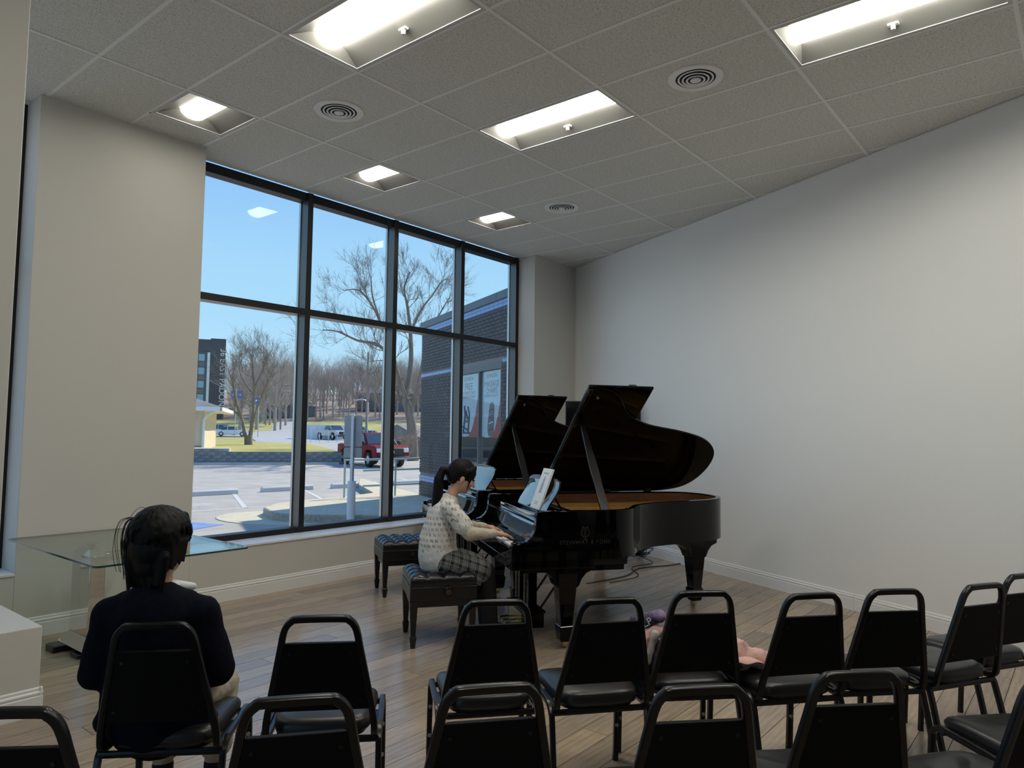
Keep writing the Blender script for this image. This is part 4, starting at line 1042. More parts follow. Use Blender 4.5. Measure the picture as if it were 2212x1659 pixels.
# ================================================================ pianos
LW, WW = 2.15, 1.48
OUT = catmull([(.55, 0, 0), (.72, 0, 0), (.86, .02, 0), (.96, .09, 0), (1.03, .19, 0), (1.13, .32, 0), (1.36, .46, 0), (1.72, .555, 0), (1.98, .66, 0), (2.145, .82, 0), (2.205, 1.02, 0), (2.185, 1.24, 0), (2.09, 1.40, 0), (1.90, 1.47, 0), (1.68, 1.48, 0), (1.2, 1.48, 0), (.55, 1.48, 0)], 5)
def offs(P, d):
    out = []
    for i, p in enumerate(P):
        t = (P[min(i+1, len(P)-1)]-P[max(i-1, 0)]).normalized(); out.append(p+Vector((-t.y, t.x, 0))*d)
    return out
def grand_piano():
    t = thing('grand_piano', 'glossy black grand piano in front with the girl playing it', 'piano', (0, 0, 0))
    # rim
    inn = offs(OUT, .04); ZB, ZT = .645, .992
    rim = MB(); rim.loft([[(o.x, o.y, ZB), (o.x, o.y, ZT-.004), (o.x*.998+i.x*.002, o.y*.998+i.y*.002, ZT), (i.x, i.y, ZT), (i.x, i.y, ZB)] for o, i in zip(OUT, inn)])
    rim.build('rim', M['lacquer'], t, smooth=40)
    i2 = offs(OUT, .043); i3 = offs(OUT, .058)
    MB().loft([[(a.x, a.y, .80), (a.x, a.y, ZT-.012), (b.x, b.y, ZT-.012), (b.x, b.y, .80)] for a, b in zip(i2, i3)]).build('inner_rim', M['mahog'], t, smooth=40)
    # arms
    arm = [(0, .60), (0, .752), (.008, .762), (.05, .768), (.105, .782), (.145, .812), (.168, .855), (.176, .905), (.178, .955), (.186, .985), (.20, .992), (.56, .992), (.56, .60)]
    for y0, y1 in ((0, .056), (1.424, 1.48)): MB().extr(arm, lambda x, z: (x, y0, z), lambda x, z: (x, y1, z)).build('arm', M['lacquer'], t, smooth=30, bevel=.005)
    MB().box(.0, 0, .585, .62, 1.48, .655).build('keybed', M['lacquer'], t, bevel=.006)
    MB().box(.10, .03, .56, .86, .16, .60).build('leg_plate', M['lacquer'], t); MB().box(.10, 1.30, .56, .86, 1.45, .60).build('leg_plate', M['lacquer'], t)
    MB().box(.62, .02, .60, .88, 1.46, .66).build('belly_rail', M['satin'], t)
    for k in range(3): MB().tube([(.8, .35+.35*k, .66), (1.75, .85+.18*k, .66)], .045, 4).build('brace', M['satin'], t)
    MB().box(.0, .056, .655, .026, 1.424, .733).build('key_slip', M['lacquer'], t, bevel=.004)
    for y0, y1 in ((.056, .122), (1.358, 1.424)): MB().box(.022, y0, .655, .17, y1, .768).build('key_block', M['lacquer'], t, bevel=.012, seg=3)
    MB().box(.026, .122, .655, .20, 1.358, .70).build('key_frame', M['satin'], t)
    # keys
    KW = 1.236/52
    wk = MB().box(.032, .0006, .70, .185, KW-.0006, .742).build('white_key', M['ivory'], t, bevel=.0015, seg=1); wm = wk.data; wk.location = (0, .122, 0)
    for k in range(1, 52):
        o = wk.copy(); COL.objects.link(o); o.location = (0, .122+k*KW, 0)
    bk = MB().hexa([(.085, -.0055, .742), (.185, -.0055, .742), (.185, .0055, .742), (.085, .0055, .742)], [(.092, -.0042, .7545), (.185, -.0045, .7545), (.185, .0045, .7545), (.092, .0042, .7545)]).build('black_key', M['ebony'], t)
    # treble end is y small: highest note C at y=.122
    first = True
    for k in range(51):
        # white index from the top: 0=C8,1=B7,2=A7,3=G7,4=F7,5=E7,6=D7,7=C7 ...
        n = k % 7
        if n in (1, 2, 3, 5, 6) and k > 0:   # gap between white k and k+1 (going down): B-A, A-G, G-F, E-D, D-C
            y = .122+(k+1)*KW
            if first: bk.location = (0, y, 0); first = False
            else: o = bk.copy(); COL.objects.link(o); o.location = (0, y, 0)
    MB().box(.183, .122, .70, .190, 1.358, .750).build('felt_strip', M['felt'], t)
    # fallboard, folded back, its nose bar and the shelf
    fb = [(.190, .742), (.205, .80), (.215, .86), (.222, .900), (.236, .900), (.230, .86), (.218, .80), (.204, .742)]
    f = MB().extr(fb, lambda x, z: (x, .058, z), lambda x, z: (x, 1.422, z)).build('fallboard', M['lacquer2'], t, smooth=40)
    text('lettering', 'STEINWAY & SONS', .030, M['brass'], f, (.2015, .74, .79), (R(90), 0, R(-90)), .0003)
    MB().extr([(.172, .888), (.180, .906), (.204, .914), (.232, .914), (.232, .898), (.198, .892), (.184, .880)], lambda x, z: (x, .058, z), lambda x, z: (x, 1.422, z)).build('fallboard_nose', M['lacquer2'], t, smooth=40, bevel=.002)
    MB().box(.232, .058, .905, .252, 1.422, .948).build('shelf_lip', M['lacquer2'], t, bevel=.004)
    MB().box(.252, .058, .905, .60, 1.422, .926).build('music_shelf', M['lacquer2'], t, bevel=.003)
    MB().box(.345, .30, .926, .375, 1.18, .946).build('desk_ledge', M['lacquer'], t, bevel=.004)
    MB().box(.46, .058, .926, .60, .30, .955).build('shelf_slide', M['lacquer'], t, bevel=.004); MB().box(.46, 1.18, .926, .60, 1.422, .955).build('shelf_slide', M['lacquer'], t, bevel=.004)
    # music desk, S-shaped section
    dk = [(.362, .946), (.382, .995), (.412, 1.045), (.442, 1.095), (.462, 1.145), (.470, 1.195)]
    prof = dk + [(x+.013, z+.002) for x, z in reversed(dk)]
    top_round = 9
    d = MB(); rows = []
    ys = [.35+.78*j/16 for j in range(17)]
    for j, y in enumerate(ys):
        k = 1-abs(2*(j/16)-1)**4*.12; rows.append([(x, y, .946+(z-.946)*k) for x, z in prof])
    d.loft(rows); d.build('music_desk', M['lacquer2'], t, smooth=40)
    for y in (.55, .93): MB().tube([(.47, y, 1.08), (.56, y, .935)], .008, 6).build('desk_strut', M['satin'], t)
    # sound board, plate, strings
    ip = offs(OUT, .06); pl_ = [(p.x, p.y) for p in ip if p.x > .6] 
    MB().prism([(.60, .06)]+pl_+[(.60, 1.42)], .800, .812).build('soundboard', M['mahog'], t)
    pp = [(p.x, p.y) for p in offs(OUT, .075) if p.x > .62]
    MB().prism([(.60, .075)]+pp+[(.60, 1.405)], .866, .884).build('plate', M['gold'], t)
    for k, (a, b) in enumerate((((.62, .10), (1.22, .52)), ((.62, .42), (1.60, .72)), ((.62, .80), (1.95, 1.02)), ((.62, 1.15), (1.95, 1.22)))): MB().tube([(a[0], a[1], .905), (b[0], b[1], .900)], .014, 6, flat=(.014, .022)).build('plate_strut', M['gold'], t)
    st = MB()
    for k in range(46):
        y0 = .09+k*.028; q = k/45; L = .30+q**1.25*1.15
        st.tube([(.64, y0, .897), (.64+L, min(1.38, y0+.24*(1-q)*L/.6*.5+.05*q), .893)], .0011+.0012*q, 3)
    tag(st.build('strings', M['string'], t), kind='stuff')
    MB().box(.60, .06, .86, .655, 1.42, .93).build('damper_rail', M['satin'], t)
    for k in range(5): MB().cyl((1.0+k*.2, .62+.11*k, .884), (1.0+k*.2, .62+.11*k, .925), .014, n=8).build('plate_bolt', M['brass'], t)
    # lid
    th = 36.5
    lid = empty('lid', (0, 1.485, .998), 0, t)
    lo = [(p.x, p.y) for p in offs(OUT, -.014) if p.x > .685]
    poly = [(.68, -.014-1.485)]+[(x, y-1.485) for x, y in lo]+[(.68, .009)]
    lb = MB().prism(poly, 0, .020).build('lid', M['lidlac'], t, smooth=30, bevel=.004); lb.location = (0, 1.485, .998); lb.rotation_euler = (R(-th), 0, 0)
    bpy.data.objects.remove(lid)
    MB().box(.685, -1.497, .022, 1.235, .0, .042).build('front_flap', M['lacquer'], lb, bevel=.004)
    MB().box(.684, -1.49, -.012, .715, -.01, 0).build('front_batten', M['lacquer'], lb, bevel=.003)
    MB().cyl((.78, -1.40, -.016), (.78, -1.40, 0), .012, n=10).build('lock_plate', M['steel'], lb)
    MB().box(1.02, -1.512, .026, 1.08, -1.497, .040).build('flap_stop', M['rubber'], lb)
    for x in (.80, 1.30, 1.72): MB().box(x, -.02, -.014, x+.07, .006, .0).build('hinge', M['brass'], lb); 
    # prop stick
    b0 = Vector((.715, .045, .985)); b1 = Vector((.745, .610, 1.640))
    dn = (b1-b0).normalized()
    P = [b0.lerp(b1, k/8) for k in range(9)]
    wd = [.034, .034, .030, .034, .032, .028, .024, .020, .015]
    rings = []
    sd = Vector((1, 0, 0)); sd = (sd-dn*sd.dot(dn)).normalized(); nn = dn.cross(sd)
    for p, w_ in zip(P, wd): rings.append([p+sd*w_+nn*.009, p-sd*w_+nn*.009, p-sd*w_-nn*.009, p+sd*w_-nn*.009])
    MB().loft(rings).build('prop_stick', M['satin'], t, bevel=.003)
    # legs
    for nm, x, y, rz in (('leg', .435, .115, 0), ('leg', .435, 1.365, 0), ('leg', 2.00, 1.03, .12)):
        L = empty('leg', (x, y, 0), rz, t)
        bpy.data.objects.remove(L)
        b = MB()
        def sq(h, z): return [(-h, -h, z), (h, -h, z), (h, h, z), (-h, h, z)]
        b.loft([sq(.040, .055), sq(.048, .075), sq(.056, .155), sq(.058, .160), sq(.050, .168), sq(.046, .175), sq(.068, .46), sq(.072, .475), sq(.072, .60)])
        for s in (-1, 1):     # flaring bracket at the top
            pr = [(s*.07, .44), (s*.085, .455), (s*.105, .50), (s*.14, .540), (s*.20, .565), (s*.20, .60), (s*.07, .60)]
            b.extr(pr, lambda u, z: (u, -.068, z), lambda u, z: (u, .068, z))
        o = b.build('leg', M['lacquer'], t, bevel=.004); o.location = (x, y, 0); o.rotation_euler = (0, 0, rz)
        MB().lathe([(.006, -.012), (.026, -.012), (.028, 0), (.026, .012), (.006, .012)], (0, .02, .028), 14, 'X').build('caster_wheel', M['brass'], o, smooth=30)
        MB().cyl((0, 0, .035), (0, 0, .06), .022, n=10).build('caster_cup', M['brass'], o)
    # lyre
    lo_ = MB().box(.245, .50, .045, .405, .98, .165).build('lyre', M['lacquer'], t, bevel=.005)
    MB().box(.235, .49, .155, .415, .99, .175).build('lyre_moulding', M['lacquer'], lo_, bevel=.005); MB().box(.25, .55, .555, .40, .93, .59).build('lyre_block', M['lacquer'], lo_, bevel=.005)
    for y in (.575, .66, .82, .905): MB().box(.29, y-.03, .17, .36, y+.03, .56).build('lyre_post', M['lacquer'], lo_, bevel=.004)
    for y in (.64, .74, .84): MB().hexa([(.13, y-.022, .05), (.25, y-.014, .062), (.25, y+.014, .062), (.13, y+.022, .05)], [(.13, y-.022, .062), (.25, y-.014, .074), (.25, y+.014, .074), (.13, y+.022, .062)]).build('pedal', M['brass'], lo_, bevel=.003)
    MB().box(.238, .56, .055, .245, .92, .15).build('pedal_plate', M['brass'], lo_)
    for y in (.60, .88): MB().tube([(.40, y, .16), (.72, y, .60)], .010, 6).build('lyre_rod', M['satin'], lo_)
    for y in (.70, .78): MB().tube([(.385, y, .17), (.385, y, .585)], .004, 6).build('trap_rod', M['brass'], lo_)
    # maker's name and emblem on the side
    em = mat('dim_gold_inlay', (.026, .023, .016), .5) if 'inlay' not in M else M['inlay']; M['inlay'] = em
    text('lettering', 'STEINWAY & SONS', .038, em, t, (.545, -.0008, .768), (R(90), 0, 0), .0006, spacing=1.22)
    e_ = MB()
    for s in (-1, 1):
        pts = catmull([(s*.006, 0, .012), (s*.026, 0, .028), (s*.030, 0, .052), (s*.018, 0, .078), (s*.022, 0, .096)], 4); e_.tube([(.545+p.x, -.001, .790+p.z) for p in pts], .0022, 5)
    for x in (-.008, 0, .008): e_.tube([(.545+x, -.001, .802), (.545+x, -.001, .872)], .0012, 4)
    e_.tube([(.525, -.001, .872), (.565, -.001, .872)], .002, 5); e_.tube([(.528, -.001, .788), (.562, -.001, .788)], .0025, 5); e_.tube([(.545, -.001, .786), (.545, -.001, .806)], .002, 5)
    e_.build('emblem', em, t)
    return t
PYAW = math.atan2(-.581, .814)
PORG = Vector((3.905, 3.164, 0))
gp1 = grand_piano(); gp1.location = PORG; gp1.rotation_euler = (0, 0, PYAW)
gp2 = copy_tree(gp1)
c_ = Vector((5.061, 4.512, 0)); yaw2 = PYAW+R(5.0)
gp2.location = c_ - Matrix.Rotation(yaw2, 3, 'Z') @ Vector((.185, 0, 0)); gp2.rotation_euler = (0, 0, yaw2)
gp2['label'] = 'second black grand piano standing behind, nearer the window'
def pw(u, v, z=0.0): return PORG + Matrix.Rotation(PYAW, 3, 'Z') @ Vector((u, v, 0)) + Vector((0, 0, z))
PM3 = Matrix.Rotation(PYAW, 4, 'Z')

# score standing on the desk
t = thing('music_score', 'pale blue music book standing on the front piano music desk', 'music book', pw(.352, .62, .9465), PYAW)
b = MB().hexa([(0, -.115, 0), (.014, -.115, 0), (.014, .115, 0), (0, .115, 0)], [(.115, -.115, .31), (.127, -.115, .31), (.127, .115, .31), (.115, .115, .31)]).build('cover', M['paper'], t)
MB().hexa([(.0145, -.116, .001), (.018, -.116, .001), (.018, .112, .001), (.0145, .112, .001)], [(.1275, -.116, .309), (.131, -.116, .309), (.131, .112, .309), (.1275, .112, .309)]).build('spine_card', M['white'], t)
pr = MB()
def onc(y, h): k = h/.31; return Vector((.115*k-.0012, y, h))
for y0, y1, h0, h1 in ((-.03, .03, .12, .19), (-.022, .022, .19, .23), (-.012, .014, .23, .25), (-.05, .05, .05, .055), (-.04, .04, .035, .04), (-.06, .06, .27, .28)): pr.hexa([onc(y0, h0), onc(y1, h0), onc(y1, h0)+Vector((.001, 0, 0)), onc(y0, h0)+Vector((.001, 0, 0))], [onc(y0, h1), onc(y1, h1), onc(y1, h1)+Vector((.001, 0, 0)), onc(y0, h1)+Vector((.001, 0, 0))])
pr.build('cover_print', mat('soft_print', (.38, .44, .52), .8), b)

# ================================================================ piano benches
def bench():
    t = thing('piano_bench', 'black tufted leather piano bench the girl sits on', 'bench', (0, 0, 0))
    hx, hy = .245, .245; Z0, Z1 = .425, .515; n = 44
    rows = []
    for i in range(n+1):
        r = []
        for j in range(n+1):
            a, b = 2*i/n-1, 2*j/n-1
            # squash the grid so the border wraps down the sides
            ea, eb = max(-1, min(1, a*1.22)), max(-1, min(1, b*1.22))
            da, db = max(0, abs(a)-1/1.22)/(1-1/1.22), max(0, abs(b)-1/1.22)/(1-1/1.22)
            dn = max(da, db)
            cx_, cy_ = (ea+1)/2*4, (eb+1)/2*4
            pill = (abs(math.sin(math.pi*cx_))*abs(math.sin(math.pi*cy_)))**.45
            round_ = (1-max(abs(ea), abs(eb))**8*.35)
            z = Z1*1.0 - .022 + .030*pill*(1-dn) + .004
            z -= .012*max(abs(ea), abs(eb))**6
            bulge = 1+.02*math.sin(math.pi*min(1, dn))
            wave = 1-.012*(1-abs(math.sin(math.pi*(cx_ if da < db else cy_))))*(1 if dn > 0 else 0)
            x, y = ea*hx*(1 if dn == 0 else bulge*wave)*(.985), eb*hy*(1 if dn == 0 else bulge*wave)*.985
            if dn > 0: z = z*(1-dn)+Z0*dn
            r.append((x, y, z))
        rows.append(r)
    b = MB(); b.loft(rows, cap=False, close=False)
    cu = b.build('cushion', M['leather'], t, smooth=180)
    for i in range(1, 4):
        for j in range(1, 4):
            MB().ball((hx*(2*i/4-1), hy*(2*j/4-1), Z1-.020), (.010, .010, .006), 8).build('button', M['leather'], cu, smooth=180)
    pip = MB(); pip.tube(catmull([(hx, hy, Z0), (-hx, hy, Z0), (-hx, -hy, Z0), (hx, -hy, Z0)], 1, True)+[Vector((hx, hy, Z0))], .005, 6); pip.build('piping', M['leather'], cu)
    MB().box(-hx, -hy, .335, hx, hy, .428).build('case', M['leather'], t, bevel=.008)
    MB().box(-hx+.02, -hy+.02, .285, hx-.02, hy-.02, .337).build('apron', M['satin'], t, bevel=.004)
    for sx_ in (-1, 1):
        for sy in (-1, 1):
            L = MB()
            def sq(h, z): return [(-h, -h, z), (h, -h, z), (h, h, z), (-h, h, z)]
            L.loft([sq(.014, 0), sq(.017, .01), sq(.024, .075), sq(.025, .080), sq(.019, .090), sq(.018, .096), sq(.028, .30), sq(.029, .335)])
            o = L.build('leg', M['satin'], t, bevel=.002); o.location = (sx_*.215, sy*.21, 0)
    for sy in (-1, 1):
        k = MB().lathe([(.001, -.022), (.030, -.022), (.034, -.016), (.032, 0), (.001, 0)], (0, 0, 0), 20, 'Y').build('knob', M['satin'], t, smooth=30)
        k.location = (0.03, sy*hy, .398)
        if sy > 0: k.rotation_euler = (0, 0, math.pi)
        em = MB()
        for s in (-1, 1): em.tube([(p.x, -.0225, p.z) for p in catmull([(0, 0, -.016), (s*.012, 0, -.010), (s*.012, 0, .002), (s*.006, 0, .012)], 3)], .0016, 4)
        em.tube([(0, -.0225, -.016), (0, -.0225, .012)], .0012, 4); em.tube([(-.008, -.0225, .006), (.008, -.0225, .006)], .0012, 4); em.build('emblem', M['brass'], k)
    return t
be1 = bench(); be1.location = (3.90, 3.865, 0); be1.rotation_euler = (0, 0, PYAW)
be2 = copy_tree(be1); be2.location = (4.785, 5.225, 0); be2.rotation_euler = (0, 0, yaw2); be2['label'] = 'empty black tufted piano bench by the window wall'
be1['group'] = be2['group'] = 'tufted piano benches'

# ================================================================ chairs
def chair():
    t = thing('stacking_chair', 'x', 'chair', (0, 0, 0), 0, 'black stacking chairs')
    fl_ = (.0125, .0105)
    # seat pad
    rows = []; n = 22
    hw0, hw1, y0, y1 = .178, .203, -.195, .225
    b = MB(); rings = []
    outl = []
    for k in range(48):
        a = 2*math.pi*k/48; c, s = math.cos(a), math.sin(a)
        c = math.copysign(abs(c)**.42, c); s = math.copysign(abs(s)**.42, s)
        yy = (y0+y1)/2+s*(y1-y0)/2; w = hw0+(hw1-hw0)*((yy-y0)/(y1-y0)); outl.append((c*w, yy))
    def ring(f, z, drop=0): return [(x*f, (y-.015)*f+.015, z-(.020*max(0, (y-.08)/.145)**2 if drop else 0)) for x, y in outl]
    b.loft([ring(.93, .418), ring(.985, .424), ring(1.0, .440), ring(.99, .458, 1), ring(.95, .470, 1), ring(.85, .478, 1), ring(.6, .483, 1), ring(.3, .485, 1), ring(.05, .485, 1)])
    b.build('seat', M['vinyl'], t, smooth=60)
    MB().prism([(x*.9, y*.9) for x, y in outl], .405, .42).build('seat_board', M['cframe'], t)
    # back frame: inverted U whose ends bend forward under the seat
    def by(z): return -.196-.100*(z-.44)/.44
    L = [(.195, .02, .418), (.195, -.10, .416), (.195, -.165, .418), (.195, -.192, .432), (.1950, by(.46), .46), (.187, by(.52), .52), (.141, by(.76), .76), (.132, by(.81), .81), (.121, by(.845), .845), (.101, by(.867), .867), (.076, by(.874), .874)]
    R_ = [(-x, y, z) for x, y, z in reversed(L)]
    MB().tube(catmull(L+R_, 3), .012, 10, flat=(.0125, .0125)).build('back_frame', M['cframe'], t, smooth=45)
    # back panel
    def pan(z, f, o): w = .187+(.141-.187)*(z-.52)/.24-.010; return w*f, by(z)+o
    zs = [.525, .535, .60, .68, .755, .775, .785]
    front, back = [], []
    rings = []
    for i, z in enumerate(zs):
        w, yb = pan(z, 1, -.010); w2, yf = pan(z, .98, .014); pinch = .4 if i in (0, len(zs)-1) else 1
        rings.append([(-w, yb, z), (w, yb, z), (w, yb+.012, z), (w2*.93, yb+.010+.022*pinch, z), (-w2*.93, yb+.010+.022*pinch, z), (-w, yb+.012, z)])
    MB().loft(rings).build('backrest', M['backpad'], t, smooth=50, bevel=.003)
    for sx_ in (-1, 1):
        for z in (.565, .745): MB().cyl((sx_*(pan(z, 1, 0)[0]-.025), by(z)-.0135, z), (sx_*(pan(z, 1, 0)[0]-.025), by(z)-.009, z), .006, n=8).build('screw', M['cframe'], t)
        # front leg, side rail and rear leg
        x = sx_*.212
        fr_ = [(x*1.01, .235, .0), (x*1.01, .222, .20), (x*1.005, .212, .37), (x, .200, .405), (x, .170, .424), (x, .13, .426)]
        MB().tube(catmull(fr_, 3), .012, 10, flat=(.0115, .0125)).build('leg', M['cframe'], t, smooth=45)
        rr_ = [(x, .14, .426), (x, -.08, .424), (x, -.13, .418), (x, -.165, .396), (x*1.0, -.180, .36), (x*1.02, -.225, .18), (x*1.04, -.270, 0)]
        MB().tube(catmull(rr_, 3), .012, 10, flat=(.0115, .0125)).build('leg', M['cframe'], t, smooth=45)
        for z, yy in ((.30, .2175), (.17, .2245)): MB().cyl((x*1.008, yy-.012, z), (x*1.008, yy-.018, z), .0085, n=10).build('bumper', M['grey_btn'], t)
        for yy, xx in ((.235, x*1.01), (-.27, x*1.04)): MB().cyl((xx, yy, 0), (xx, yy, .02), .0145, n=10).build('foot_cap', M['rubber'], t)
    for yy, z in ((-.172, .398), (.16, .412)): MB().tube([(-.212, yy, z), (.212, yy, z)], .01, 8, flat=(.0095, .0115)).build('cross_bar', M['cframe'], t, smooth=45)
    return t
CH = [  # back-top position, facing, label
    (1.177, 2.532, 46, 'black stacking chair the boy in the blazer sits on'),
    (1.609, 2.187, 47, 'front row chair right beside the boy'),
    (2.215, 1.871, 50, 'front row chair with the girl and her bench right above it'),
    (2.552, 1.546, 51, 'front row chair left of the one holding the pink jacket'),
    (2.930, 1.321, 47, 'front row chair with a pink jacket on its seat'),
    (3.209, .949, 51, 'front row chair touched by the pink sleeve, right of the jacket chair'),
    (3.546, .700, 47, 'front row chair, third from the right edge'),
    (3.955, .414, 60, 'front row chair, second from the right edge, turned most to the window'),
    (4.392, .288, 60, 'front row chair cut by the right edge nearest the wall'),
    (.600, 2.038, 45, 'back row chair at the bottom left corner'),
    (1.100, 1.581, 52, 'back row chair cut by the bottom edge right behind the boy'),
    (1.487, 1.266, 51, 'back row chair at the bottom centre behind the piano bench'),
    (1.849, .838, 47, 'back row chair behind the pink jacket chair'),
    (2.255, .546, 46, 'back row chair in the bottom right quarter, back fully in view'),
    (2.60, .10, 56, 'back row chair cut by the bottom right corner'),
    (3.12, .02, 47, 'back row chair at the right edge, only its seat in view')]
c0_ = chair(); CHO = []
for i, (x, y, a, lab) in enumerate(CH):
    o = c0_ if i == 0 else copy_tree(c0_)
    f = Vector((math.cos(R(a)), math.sin(R(a)), 0)); p = Vector((x, y, 0))+f*.29
    o.location = p; o.rotation_euler = (0, 0, R(a-90)); o['label'] = lab; CHO.append(o)

# ================================================================ glass table
t = thing('glass_table', 'glass topped dining table with chrome pillar base by the window', 'table', (0, 0, 0))
x0, x1, y0, y1, zt = 1.735, 2.715, 4.50, 6.04, .745
pts = []
for (cx, cy, a0) in ((x1-.04, y1-.04, 0), (x0+.04, y1-.04, 90), (x0+.04, y0+.04, 180), (x1-.04, y0+.04, 270)):
    for k in range(6): a = R(a0+18*k); pts.append((cx+.04*math.cos(a), cy+.04*math.sin(a)))
MB().prism(pts, zt-.012, zt).build('top', M['tglass'], t)
ed = MB(); n = len(pts)
for i in range(n):
    a, b = Vector((*pts[i], 0)), Vector((*pts[(i+1) % n], 0)); ed.add([(a.x, a.y, zt-.0118), (b.x, b.y, zt-.0118), (b.x, b.y, zt-.0002), (a.x, a.y, zt-.0002)], [(0, 1, 2, 3)])
e_o = ed.build('top_edge', M['tglass_edge'], t); so = e_o.modifiers.new('s', 'SOLIDIFY'); so.thickness = .0015; so.offset = 0
MB().box(1.90, 5.56, 0, 2.62, 5.70, .045).build('base_bar', M['satin'], t, bevel=.006); MB().box(1.96, 5.30, 0, 2.56, 5.42, .03).build('base_bar', M['satin'], t, bevel=.006)
for xa, xb in ((2.03, 2.13), (2.40, 2.50)):
    MB().hexa([(xa-.05, 5.27, .045), (xb+.10, 5.27, .045), (xb+.10, 5.72, .045), (xa-.05, 5.72, .045)], [(xa, 5.35, .12), (xb, 5.35, .12), (xb, 5.66, .12), (xa, 5.66, .12)]).build('foot', M['chrome'], t)
    MB().box(xa, 5.35, .12, xb, 5.66, .66).build('pillar', M['chrome'], t, bevel=.004)
    MB().hexa([(xa, 5.35, .66), (xb, 5.35, .66), (xb, 5.66, .66), (xa, 5.66, .66)], [(xa+.02, 5.42, .70), (xb-.02, 5.42, .70), (xb-.02, 5.60, .70), (xa+.02, 5.60, .70)]).build('pillar_cap', M['chrome'], t)
    MB().lathe([(.036, .70), (.036, .724), (.058, .728), (.058, .7325), (.001, .7325)], ((xa+xb)/2, 5.51, 0), 24).build('glass_mount', M['steel'], t, smooth=40)
MB().box(2.13, 5.46, .60, 2.40, 5.56, .655).build('beam', M['chrome'], t, bevel=.003)

# ================================================================ television and cables behind the pianos
tvc = Vector((7.88, 4.90, 0)); tv = thing('television', 'black flat television on a stand behind the pianos', 'television', tvc, R(-58))
MB().box(-.48, -.02, 1.36, .48, .02, 1.95).build('case', M['blackpl'], tv, bevel=.006)
MB().box(-.468, -.023, 1.38, .468, -.0195, 1.938).build('screen', M['screen'], tv)
MB().box(.481, -.018, 1.37, .487, .018, 1.945).build('side_trim', M['steel'], tv)
MB().box(-.04, .02, .10, .04, .06, 1.7).build('column', M['satin'], tv, bevel=.004)
MB().box(-.30, -.18, .0, .30, .24, .03).build('base', M['satin'], tv, bevel=.006); MB().box(-.02, .0, .03, .02, .05, .12).build('stem', M['satin'], tv)
cb = Vector((7.95, 4.42, 0))
t = thing('cable_bundle', 'tangle of black cables on the floor by the slanted wall', 'cables', cb)
rn = random.Random(2)
for k in range(6):
    pts = [Vector((rn.uniform(-.14, .14), rn.uniform(-.14, .14), rn.uniform(.02, .16))) for _ in range(7)]
    MB().tube(catmull(pts, 5, True), .006, 6).build('cable', M['cable'], t, smooth=60)
tag(MB().tube(catmull([tuple(cb+Vector(q)) for q in ((0, .1, .1), (.25, -.2, .16), (.28, -.5, .02), (-.1, -.55, .008), (-.6, -.35, .008), (-1.1, -.45, .008), (-1.7, -.35, .008))], 6), .006, 6).build('floor_cable', M['cable'], smooth=60), 'black cable looping across the floor under the piano tail', 'cable')
tag(MB().tube(catmull([tuple(cb+Vector(q)) for q in ((-.1, -.05, .05), (-.2, -.3, .01), (-.6, -.25, .007), (-1.0, -.55, .007), (-1.5, -.50, .007))], 6), .005, 6).build('floor_cable', M['cable'], smooth=60), 'thin black cable running straight towards the pianos', 'cable')
t = thing('power_strip', 'white power strip hanging among the cables', 'power strip', cb+Vector((.05, .02, .02)), R(30))
MB().box(-.03, -.02, 0, .03, .02, .20).build('body', M['white'], t, bevel=.006)
for z in (.04, .08, .12, .16): MB().box(-.015, -.022, z-.012, .015, -.0195, z+.012).build('socket', M['grey_btn'], t)
tag(MB().box(-.09, -.05, 0, .09, .05, .07).build('power_adapter', M['blackpl'], bevel=.01), 'black power adapter beside the cable tangle', 'power adapter').location = cb+Vector((-.22, .12, 0))

# ================================================================ people
def organic(mb, name, m, parent, voxel=.006, smooth=3, disp=None):
    o = mb.build(name, m, parent, smooth=180)
    r = o.modifiers.new('remesh', 'REMESH'); r.mode = 'VOXEL'; r.voxel_size = voxel; r.use_smooth_shade = True
    if smooth: q = o.modifiers.new('smooth', 'SMOOTH'); q.factor = .5; q.iterations = smooth
    if disp:
        tx = bpy.data.textures.new(name+'_folds', 'CLOUDS'); tx.noise_scale = disp[1]; tx.noise_depth = 2
        d = o.modifiers.new('folds', 'DISPLACE'); d.texture = tx; d.strength = disp[0]; d.mid_level = .5; d.texture_coords = 'LOCAL'
    return o
def hand(b, wrist, fdir, pdir, side, curl=.5, L=.15):
    """wrist, finger direction, palm-facing direction (down), side = direction of the thumb"""
    f = Vector(fdir).normalized(); s = Vector(side).normalized(); d = Vector(pdir).normalized(); w = Vector(wrist)
    b.cone(w, .020, w+f*L*.22, .024, 10); kn = w+f*L*.50
    for k, (off, ln) in enumerate(((.024, .40), (.008, .45), (-.008, .42), (-.023, .34))):
        k0 = kn+s*off; b.cone(w+f*L*.12+s*off*.6, .0135, k0, .0115, 8)
        m1 = k0+(f*(1-.25*curl)+d*.45*curl).normalized()*L*ln*.48; m2 = m1+(f*(1-.7*curl)+d*.9*curl).normalized()*L*ln*.32; m3 = m2+(f*(1-.9*curl)+d*1.2*curl).normalized()*L*ln*.25
        b.cone(k0, .0095, m1, .0085, 8); b.cone(m1, .0085, m2, .0078, 8); b.cone(m2, .0078, m3, .0065, 8)
    t0 = w+f*L*.14+s*.020; t1 = t0+(f*.6+s*.8+d*.2).normalized()*L*.26; t2 = t1+(f*.9+s*.25+d*.25).normalized()*L*.20
    b.cone(t0, .0125, t1, .0105, 8); b.cone(t1, .0100, t2, .0075, 8)
